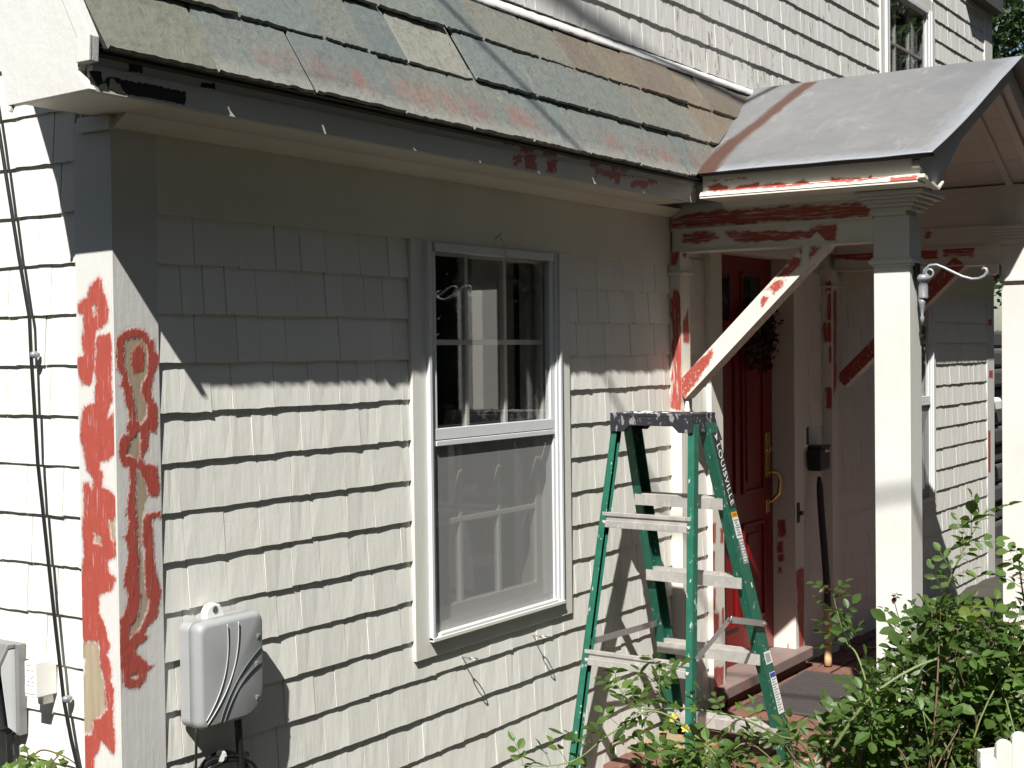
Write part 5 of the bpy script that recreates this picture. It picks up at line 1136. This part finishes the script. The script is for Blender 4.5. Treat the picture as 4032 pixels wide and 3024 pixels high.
def compound(seed, nl=5, size=0.034):
    r_ = random.Random(seed); mb = MB(); X = Vector((1, 0, 0)); Z = Vector((0, 0, 1)); Y = Vector((0, 1, 0))
    Lr = size*2.0
    mb.tube([(0, 0, 0), (Lr*0.5, 0, 0.004), (Lr, 0, 0)], 0.0009, 3, False)
    pos_ = [(1.0, 0)] + [(0.66, 1), (0.66, -1), (0.30, 1), (0.30, -1)][:nl-1]
    for t, sd in pos_:
        b = Vector((Lr*t, 0, 0.004*math.sin(t*3)))
        a = X if sd == 0 else (X*0.62 + Y*sd*0.9).normalized()
        a = (a + Vector((0, 0, r_.uniform(-0.35, 0.2)))).normalized()
        u = (Z + Vector((r_.uniform(-.3, .3), r_.uniform(-.3, .3), 0))).normalized()
        k = r_.uniform(0.8, 1.15)*(1.12 if sd == 0 else (1.0 if t > .5 else 0.8))
        leaflet(mb, b + a*0.003, a, u, size*k, size*0.31*k*r_.uniform(0.9, 1.15), r_.uniform(0.05, 0.5), r_.uniform(-0.05, 0.35))
    return mb
LV = [compound(s, 5 if s % 3 else 3, 0.041 if s % 2 else 0.035) for s in range(8)]
def leaf_frame(p, d, up, s):
    d = d.normalized(); sd = up.cross(d); sd = sd.normalized() if sd.length > 1e-4 else d.orthogonal().normalized(); u = d.cross(sd)
    return Matrix(((d.x*s, sd.x*s, u.x*s, p.x), (d.y*s, sd.y*s, u.y*s, p.y), (d.z*s, sd.z*s, u.z*s, p.z), (0, 0, 0, 1)))
def grow(pts, r0, r1, n_leaf, rnd, stems, leaves, start=0.15, smin=0.8, smax=1.3, thorn=None):
    """smooth cane through pts; leaves set alternately along it"""
    P = [Vector(p) for p in pts]; S = []
    for i in range(len(P)-1):
        a = P[max(i-1, 0)]; b = P[i]; c = P[i+1]; d = P[min(i+2, len(P)-1)]
        for t in np.linspace(0, 1, 7, endpoint=False):
            S.append(0.5*((2*b)+(c-a)*t+(2*a-5*b+4*c-d)*t*t+(3*b-a-3*c+d)*t**3))
    S.append(P[-1]); n = len(S)
    stems.tube(S, [r0+(r1-r0)*i/(n-1) for i in range(n)], 6)
    for k in range(n_leaf):
        t = start + (1-start)*(k+rnd.uniform(-.3, .3)+0.5)/n_leaf; i = min(n-2, max(0, int(t*(n-1))))
        tan = (S[i+1]-S[i]).normalized(); ph = k*2.4+rnd.uniform(-.5, .5)
        o = tan.orthogonal().normalized(); o = (Matrix.Rotation(ph, 3, tan) @ o)
        d = (o*0.9 + tan*0.45 + Vector((0, 0, 0.15))).normalized()
        up = Vector((rnd.gauss(-0.25, 0.45), rnd.gauss(-0.15, 0.45), 1)).normalized()
        leaves.append(leaf_frame(S[i], d, up, rnd.uniform(smin, smax)))
    return S
LEAFMESH = {}
def place_leaves(root, leaves, mat, limit=280):
    for k in range(len(LV)):
        if (k, mat) not in LEAFMESH:
            me = LV[k].mesh('leaf'); me.materials.append(M[mat]); LEAFMESH[(k, mat)] = me
    rk_ = []
    for m_ in leaves:
        p = project(m_.translation); inn = p and -60 < p[0] < 4090 and -60 < p[1] < 3070
        rk_.append((p[2] if inn else 99, m_))
    rk_.sort(key=lambda t: t[0]); rest = MB(); r_ = random.Random(4)
    for i, (d_, m_) in enumerate(rk_):
        k = r_.randrange(len(LV))
        if i < limit and d_ < 90:
            o = bpy.data.objects.new('leaf', LEAFMESH[(k, mat)]); link(o, root); o.matrix_basis = m_
        else: rest.add([m_ @ Vector(v) for v in LV[k].v], LV[k].f)
    if rest.v:
        o = obj('foliage', rest, mat, root); o['kind'] = 'stuff'

# main rose bush before the porch post
rnd = random.Random(21)
bush = thing('rose_bush', 'dense green rose bush in front of the white porch post and picket fence', 'rose bush', (2.1, -1.3, 0.53))
stems, old = MB(), MB(); leaves = []
def top_at(px):
    xs = [3000, 3120, 3250, 3350, 3450, 3560, 3680, 3800, 3920, 4040, 4300]
    ys = [2980, 2860, 2760, 2700, 2640, 2500, 2400, 2400, 2420, 2450, 2430]
    return float(np.interp(px, xs, ys))
for i in range(112):
    pxt = rnd.uniform(3090, 4330) if rnd.random() < .35 else rnd.uniform(3380, 4330); d = rnd.uniform(4.25, 4.85)
    hh = rnd.random()**0.75
    pyt = top_at(pxt) + (1-hh)*560 + rnd.uniform(-30, 60)
    tip = spot(pxt, pyt, d); pxr = pxt + rnd.uniform(-330, 330); pxr = min(max(pxr, 3250), 4400)
    root = spot(pxr, 3300, d + rnd.uniform(-.15, .15)); root.z = 0.52
    mid = root.lerp(tip, 0.55) + Vector((rnd.uniform(-.06, .06), rnd.uniform(-.06, .06), 0.06))
    tip2 = tip + Vector((tip-mid).normalized())*0.02 + Vector((rnd.uniform(-.03, .03), rnd.uniform(-.03, .03), -0.01))
    grow([root, mid, tip, tip2], rnd.uniform(0.0028, 0.0052), 0.0014, rnd.randint(9, 15), rnd, stems if rnd.random() < .5 else old, leaves, 0.22, 0.75, 1.35)
grow([spot(3600, 2750, 4.5), spot(3560, 2500, 4.5), spot(3535, 2420, 4.5), spot(3516, 2345, 4.5)], 0.002, 0.001, 5, rnd, old, leaves, 0.1, 0.6, 0.9)
# named long canes
grow([spot(3450, 3300, 4.5), spot(3560, 2600, 4.45), spot(3690, 2400, 4.35), spot(3760, 2235, 4.3), spot(3815, 2125, 4.3), spot(3888, 2000, 4.3)], 0.0055, 0.0016, 13, rnd, stems, leaves, 0.45, 0.8, 1.15)
grow([spot(3560, 3300, 4.4), spot(3400, 2650, 4.5), spot(3335, 2530, 4.6), spot(3305, 2440, 4.6), spot(3275, 2320, 4.6)], 0.004, 0.0015, 12, rnd, stems, leaves, 0.4, 0.8, 1.1)
grow([spot(3280, 2950, 4.35), spot(3420, 2755, 4.3), spot(3600, 2630, 4.3), spot(3800, 2560, 4.35)], 0.006, 0.004, 8, rnd, stems, leaves, 0.1)
grow([spot(3950, 3100, 4.2), spot(4000, 2960, 4.1), spot(4060, 2900, 4.1)], 0.006, 0.006, 2, rnd, stems, leaves, 0.3)
grow([spot(3700, 3200, 4.2), spot(3640, 2830, 4.25), spot(3620, 2780, 4.3)], 0.0016, 0.001, 1, rnd, stems, leaves, 0.8)
grow([spot(4100, 2700, 4.4), spot(4030, 2350, 4.4), spot(4010, 2180, 4.4)], 0.004, 0.002, 10, rnd, old, leaves, 0.4)
obj('cane', stems, 'cane', bush, smooth=True)
obj('old_cane', old, 'cane_brown', bush, smooth=True)
place_leaves(bush, leaves, 'rose_leaf')
red = MB()
for (px, py, d) in ((3265, 2305, 4.6), (3285, 2325, 4.6), (3260, 2330, 4.6), (3510, 2345, 4.5), (3525, 2352, 4.5), (4015, 2260, 4.4), (4010, 2300, 4.4), (4025, 2320, 4.4), (4000, 2275, 4.4)):
    p = spot(px, py, d); leaflet(red, p, Vector((rnd.gauss(0, 1), rnd.gauss(0, 1), rnd.uniform(-.6, .6))).normalized(), Vector((0, 0, 1)), 0.032, 0.009, 0.3, 0.2)
obj('young_leaves', red, 'red_leaf', bush)
hips = MB()
for i in range(46):
    px = rnd.uniform(3480, 4030); py = top_at(px) + rnd.uniform(-60, 130); p = spot(px, py, rnd.uniform(4.2, 4.6))
    s = rnd.uniform(0.006, 0.011)
    for k in range(6):
        a = k*1.05+rnd.random(); q = p + Vector((math.cos(a), math.sin(a), rnd.uniform(-.2, .6)))*s
        hips.add([p, p + Vector((math.cos(a+.5), math.sin(a+.5), 0.3))*s*0.45, q], [(0, 1, 2)])
    hips.tube([p, p - Vector((0, 0, 0.03))], 0.0008, 3, False)
o = obj('spent_blooms', hips, simple_mat('spent_bloom', (0.20, 0.14, 0.05), 0.7, 0, 30, 0.5), bush); o['kind'] = 'stuff'

# arching canes in front of the ladder
cane = thing('rose_cane', 'arching rose cane with small yellow blooms reaching across the green ladder', 'rose bush', (1.95, -1.0, 0.53))
st2 = MB(); lv2 = []; rnd = random.Random(5)
S1 = grow([spot(3300, 3300, 4.45), spot(3180, 2960, 4.4), spot(3060, 2895, 4.35), spot(2920, 2830, 4.3), spot(2790, 2800, 4.3), spot(2670, 2788, 4.28), spot(2560, 2796, 4.25), spot(2500, 2780, 4.2)], 0.0042, 0.0016, 20, rnd, st2, lv2, 0.15, 0.8, 1.2)
S2 = grow([spot(3200, 3350, 4.2), spot(2900, 3050, 4.1), spot(2680, 2850, 4.1), spot(2560, 2800, 4.1), spot(2470, 2850, 4.1), spot(2380, 2905, 4.1), spot(2280, 2985, 4.1), spot(2170, 3015, 4.1), spot(2050, 3012, 4.1)], 0.0045, 0.0013, 19, rnd, st2, lv2, 0.35, 0.8, 1.15)
grow([spot(2560, 2800, 4.1), spot(2470, 2770, 4.1), spot(2445, 2720, 4.1), spot(2420, 2675, 4.1)], 0.002, 0.001, 5, rnd, st2, lv2, 0.25, 0.9, 1.15)
grow([spot(2640, 2790, 4.28), spot(2600, 2740, 4.25), spot(2595, 2690, 4.25), spot(2598, 2610, 4.25)], 0.0022, 0.001, 7, rnd, st2, lv2, 0.15, 0.8, 1.1)
grow([spot(2750, 2950, 4.15), spot(2720, 2990, 4.1), spot(2660, 3040, 4.1)], 0.002, 0.001, 6, rnd, st2, lv2, 0.1)
grow([spot(3150, 3100, 4.2), spot(2960, 2930, 4.2), spot(2860, 2980, 4.2), spot(2800, 3050, 4.2)], 0.0022, 0.001, 8, rnd, st2, lv2, 0.1)
for _ in range(9):
    px = rnd.uniform(2560, 3120); grow([spot(px+rnd.uniform(-40, 120), 3250, 4.2), spot(px+20, 3090, 4.2), spot(px, rnd.uniform(2930, 3010), 4.2)], 0.002, 0.001, 7, rnd, st2, lv2, 0.3, 0.75, 1.15)
obj('cane', st2, 'cane', cane, smooth=True)
place_leaves(cane, lv2, 'rose_leaf', 150)
for (px, py, d) in ((2625, 2830, 4.2), (2650, 2825, 4.2), (2655, 2865, 4.18), (2700, 2868, 4.2), (2660, 2780, 4.2), (2730, 2790, 4.2), (2595, 2625, 4.24), (2910, 2775, 4.28)):
    p = spot(px, py, d); b = MB()
    for k in range(5):
        a = k*1.257+rnd.random()*.4; q = (RGT*math.cos(a) + Vector((0, 0, 1))*math.sin(a)); s = rnd.uniform(0.012, 0.017)
        leaflet(b, p, (q - FWD*rnd.uniform(-.2, .5)).normalized(), -FWD, s, s*0.32, 0.2, 0.1)
    obj('bloom', b, 'bloom' if py in (2825, 2868) else 'vine_leaf', cane)

# leafy vine at the lower left
vine = thing('leafy_vine', 'bright green leafy vine growing at the foot of the side wall', 'vine', (-0.25, 0.35, 0.53))
st3 = MB(); rnd = random.Random(8)
def dp(px, py, d): return spot(px, py, d)
S = []
for pts in ([(120, 3350, 3.55), (110, 3050, 3.5), (150, 2960, 3.5), (220, 2965, 3.5), (300, 3010, 3.5), (350, 3080, 3.5)], [(60, 3350, 3.5), (70, 3080, 3.45), (110, 2985, 3.45), (95, 2930, 3.45)], [(200, 3350, 3.5), (190, 3060, 3.45), (230, 2975, 3.45), (250, 2965, 3.45)]):
    dummy = []; grow([dp(*p) for p in pts], 0.003, 0.0012, 0, rnd, st3, dummy)
obj('stem', st3, 'cane_brown', vine, smooth=True)
for (px, py, s) in ((95, 2950, 30), (130, 2985, 44), (75, 3010, 55), (160, 3010, 40), (110, 3025, 48), (200, 3010, 42), (235, 2965, 30), (250, 3000, 34), (30, 3020, 30), (60, 3040, 50), (215, 3035, 46), (150, 3040, 50), (240, 3040, 40), (20, 3050, 44)):
    p = dp(px, py, 3.45+rnd.uniform(-.06, .06)); s_ = s/5502*3.5*0.75; mb = MB()
    n_ = Vector((rnd.gauss(-.35, .3), rnd.gauss(-.45, .3), 0.9)).normalized(); a = n_.orthogonal().normalized(); b = n_.cross(a)
    ring_ = []
    for k in range(15):
        an = 2*math.pi*k/15; rr_ = s_*(1.0 if k % 3 == 0 else 0.66)*rnd.uniform(0.9, 1.1); ring_.append(p + (a*math.cos(an)+b*math.sin(an))*rr_ + n_*rnd.uniform(-.15, .15)*s_)
    mb.add([p + n_*s_*0.12] + ring_, [(0, k+1, (k+1) % 15+1) for k in range(15)])
    obj('leaf', mb, 'vine_leaf', vine)

# picket fence at the lower right
fen = thing('picket_fence', 'short white picket fence with rounded tops behind the rose bush', 'fence', (2.0, -1.75, 0.5))
for i in range(6):
    base = spot(3895 + i*62, 2915 - (i-1)*30, 4.0 + i*0.02); w = 0.048
    if i == 0: base = spot(3895, 2975, 4.0)
    top = base.z; mb = MB(); q = []
    for k in range(9):
        a = math.pi*k/8; q.append((w/2*math.cos(a), top - 0.022 + 0.022*math.sin(a)))
    q += [(-w/2, 0.5), (w/2, 0.5)]
    mb.prism([base*1.0 + RGT*x + Vector((0, 0, z-base.z)) for x, z in q], FWD*0.02)
    obj('picket', mb, 'trim', fen, bevel=0.003)
a_, b_ = spot(3860, 2900, 4.03), spot(4300, 2900, 4.15); 
for z in (0.98, 0.66):
    p, q = Vector((a_.x, a_.y, z)), Vector((b_.x, b_.y, z)); obj('rail', MB().obox(p, q-p, FWD*0.03, (0, 0, 0.05)), 'trim', fen)

# dark stack seen through the gap behind the house corner
rack = thing('stacked_bags', 'dark stacked bundles with white and blue wraps behind the far house corner', 'stack', (9.6, 0.9, 0.4))
for k in range(12):
    z = 0.42 + k*0.16; obj('bundle', MB().box(9.1, 10.6, 0.35+0.02*(k % 3), 1.4, z, z+0.15), 'eave_dark', rack, bevel=0.03)
for z in (1.10, 1.32, 1.56): obj('wrap', MB().box(9.094, 9.4, 0.34, 1.0, z, z+0.03), 'band', rack)
obj('pale_bag', MB().box(9.06, 9.5, 0.30, 0.9, 1.66, 1.78), 'pale_plastic', rack, bevel=0.03)

# trees
def crown_mesh(name, n, rx, rz, seed, leaf, mat):
    r_ = random.Random(seed); mb = MB()
    cl = []
    for i in range(46):
        while True:
            q = Vector((r_.uniform(-1, 1), r_.uniform(-1, 1), r_.uniform(-1, 1)))
            if q.length < 1: break
        q = q*(0.55+0.45*r_.random()); cl.append((Vector((q.x*rx, q.y*rx, q.z*rz)), r_.uniform(0.22, 0.42)*rx))
    for i in range(n):
        c, cr = cl[r_.randrange(len(cl))]
        q = c + Vector((r_.gauss(0, .5), r_.gauss(0, .5), r_.gauss(0, .42)))*cr
        d = Vector((r_.gauss(0, 1), r_.gauss(0, 1), r_.gauss(0, .7))).normalized(); e = d.orthogonal().normalized(); e = Matrix.Rotation(r_.uniform(0, 6.28), 3, d) @ e
        s = leaf*r_.uniform(0.6, 1.4); f = d.cross(e)
        mb.add([q, q+e*s+f*s*.35, q+e*s*2, q+e*s-f*s*.35], [(0, 1, 2, 3)])
    me = mb.mesh(name); me.materials.append(M[mat]); return me
def make_tree(label, loc, h, rx, rz, seed, n=9000, leaf=0.07, first=None, group=None, scale=1.0):
    t = thing('tree', label, 'tree', loc, group); r_ = random.Random(seed); base = Vector(loc)
    if first is None:
        tk = MB(); tk.tube([(0, 0, 0), (0.1, 0.05, h*0.35), (-0.05, 0.1, h*0.65), (0.05, 0, h)], [0.24, 0.19, 0.14, 0.05], 9)
        for i in range(9):
            z = h*(0.35+0.06*i); a = i*2.4; tk.tube([(0, 0.05, z), (math.cos(a)*rx*.4, math.sin(a)*rx*.4, z+rz*.25), (math.cos(a)*rx*.8, math.sin(a)*rx*.8, z+rz*.4)], [0.09, 0.05, 0.015], 6)
        first = (tk.mesh('trunk'), crown_mesh('crown', n, rx, rz, seed, leaf, 'tree_leaf')); first[0].materials.append(M['bark'])
    a = bpy.data.objects.new('trunk', first[0]); COL.objects.link(a); a.parent = t
    b = bpy.data.objects.new('crown', first[1]); COL.objects.link(b); b.parent = t; b.location = (0, 0, h); b['kind'] = 'stuff'
    t.scale = (scale,)*3; t.rotation_euler = (0, 0, r_.uniform(0, 6)); return first
make_tree('dark leafy tree rising behind the far end of the house', (14.5, 2.4, 0.3), 4.6, 2.6, 3.0, 31, 22000, 0.06)

# trees mirrored in the windows; ring and height added unseen to block sky light
r_ = random.Random(77); mb = MB()
def tl(cx, cy, n, rad, h0, h1, leaf):
    for i in range(n):
        z = 0.3 + (h1-0.3)*r_.random(); k = 1 - 0.35*(z/h1)**3
        a = r_.uniform(0, 6.283); rr_ = rad*k*math.sqrt(r_.random())
        q = Vector((cx+rr_*math.cos(a), cy+rr_*math.sin(a), z))
        d = Vector((r_.gauss(0, 1), r_.gauss(0, 1), r_.gauss(0, 1))).normalized(); e = d.orthogonal().normalized(); f = d.cross(e); s = leaf*r_.uniform(.6, 1.4)
        mb.add([q, q+e*s+f*s*.5, q+e*s*2, q+e*s-f*s*.5], [(0, 1, 2, 3)])
LINE = [(-12.5+3.0*i, -12.5+0.8*math.sin(i*1.7)) for i in range(14)] + [(27+0.5*math.sin(i), -9+3.0*i) for i in range(3)] + [(-13.0+0.6*math.sin(i*2), -10+3.0*i) for i in range(8)]
for (cx, cy) in LINE: tl(cx, cy, 4600, 2.1, 0, r_.uniform(13.0, 15.5), 0.16)
for (cx, cy) in [(6+3.0*i, -16.5) for i in range(9)] + [(31.5, -13+3.2*i) for i in range(4)] + [(25.0, -12.5), (23.0, -10.5)]: tl(cx, cy, 4200, 2.3, 0, 13.5, 0.18)  # second unseen row, added to close bright sky gaps in the window reflections
tlo = obj('sky_block_treeline', mb, 'dark_leaf', None); tlo['kind'] = 'stuff'; tag(tlo, 'dense unseen trees added round the garden to block light from the sky', 'trees')

# overhead service cables
def wire(label, a, b, r, sag):
    a, b = Vector(a), Vector(b); o = MB(); o.tube([a.lerp(b, t) - Vector((0, 0, sag*4*t*(1-t))) for t in np.linspace(0, 1, 18)], r, 8)
    w = obj('overhead_cable', o, 'cable', None, smooth=True); tag(w, label, 'cable', 'service cables to the house'); return w
sd = SUN_DIR
W1 = Vector((2.403, 0.06, 3.535)); S2 = Vector((3.664, 0.03, 3.354)); dv = S2 - W1
for k, lab_ in ((0, 'upper of two black service cables strung above the slate eave'), (1, 'lower of two black service cables strung above the slate eave')):
    o_ = Vector((0, -0.05*k, 0.035*k)) ; wire(lab_, W1 - sd*4.5 - dv*3.2 + o_, S2 - sd*4.5 + dv*2.2 + o_*0.4, 0.012, 0.0)
B1 = Vector((1.473, -0.043, 3.228)); B2 = Vector((1.768, -0.224, 2.915)); q1 = B1 - sd*6.0; q2 = B2 - sd*6.3; dv = q2-q1
wire('black service cable running from the upper wall out towards the street', q1 - dv*6, q1 + dv*30, 0.014, 0.0)
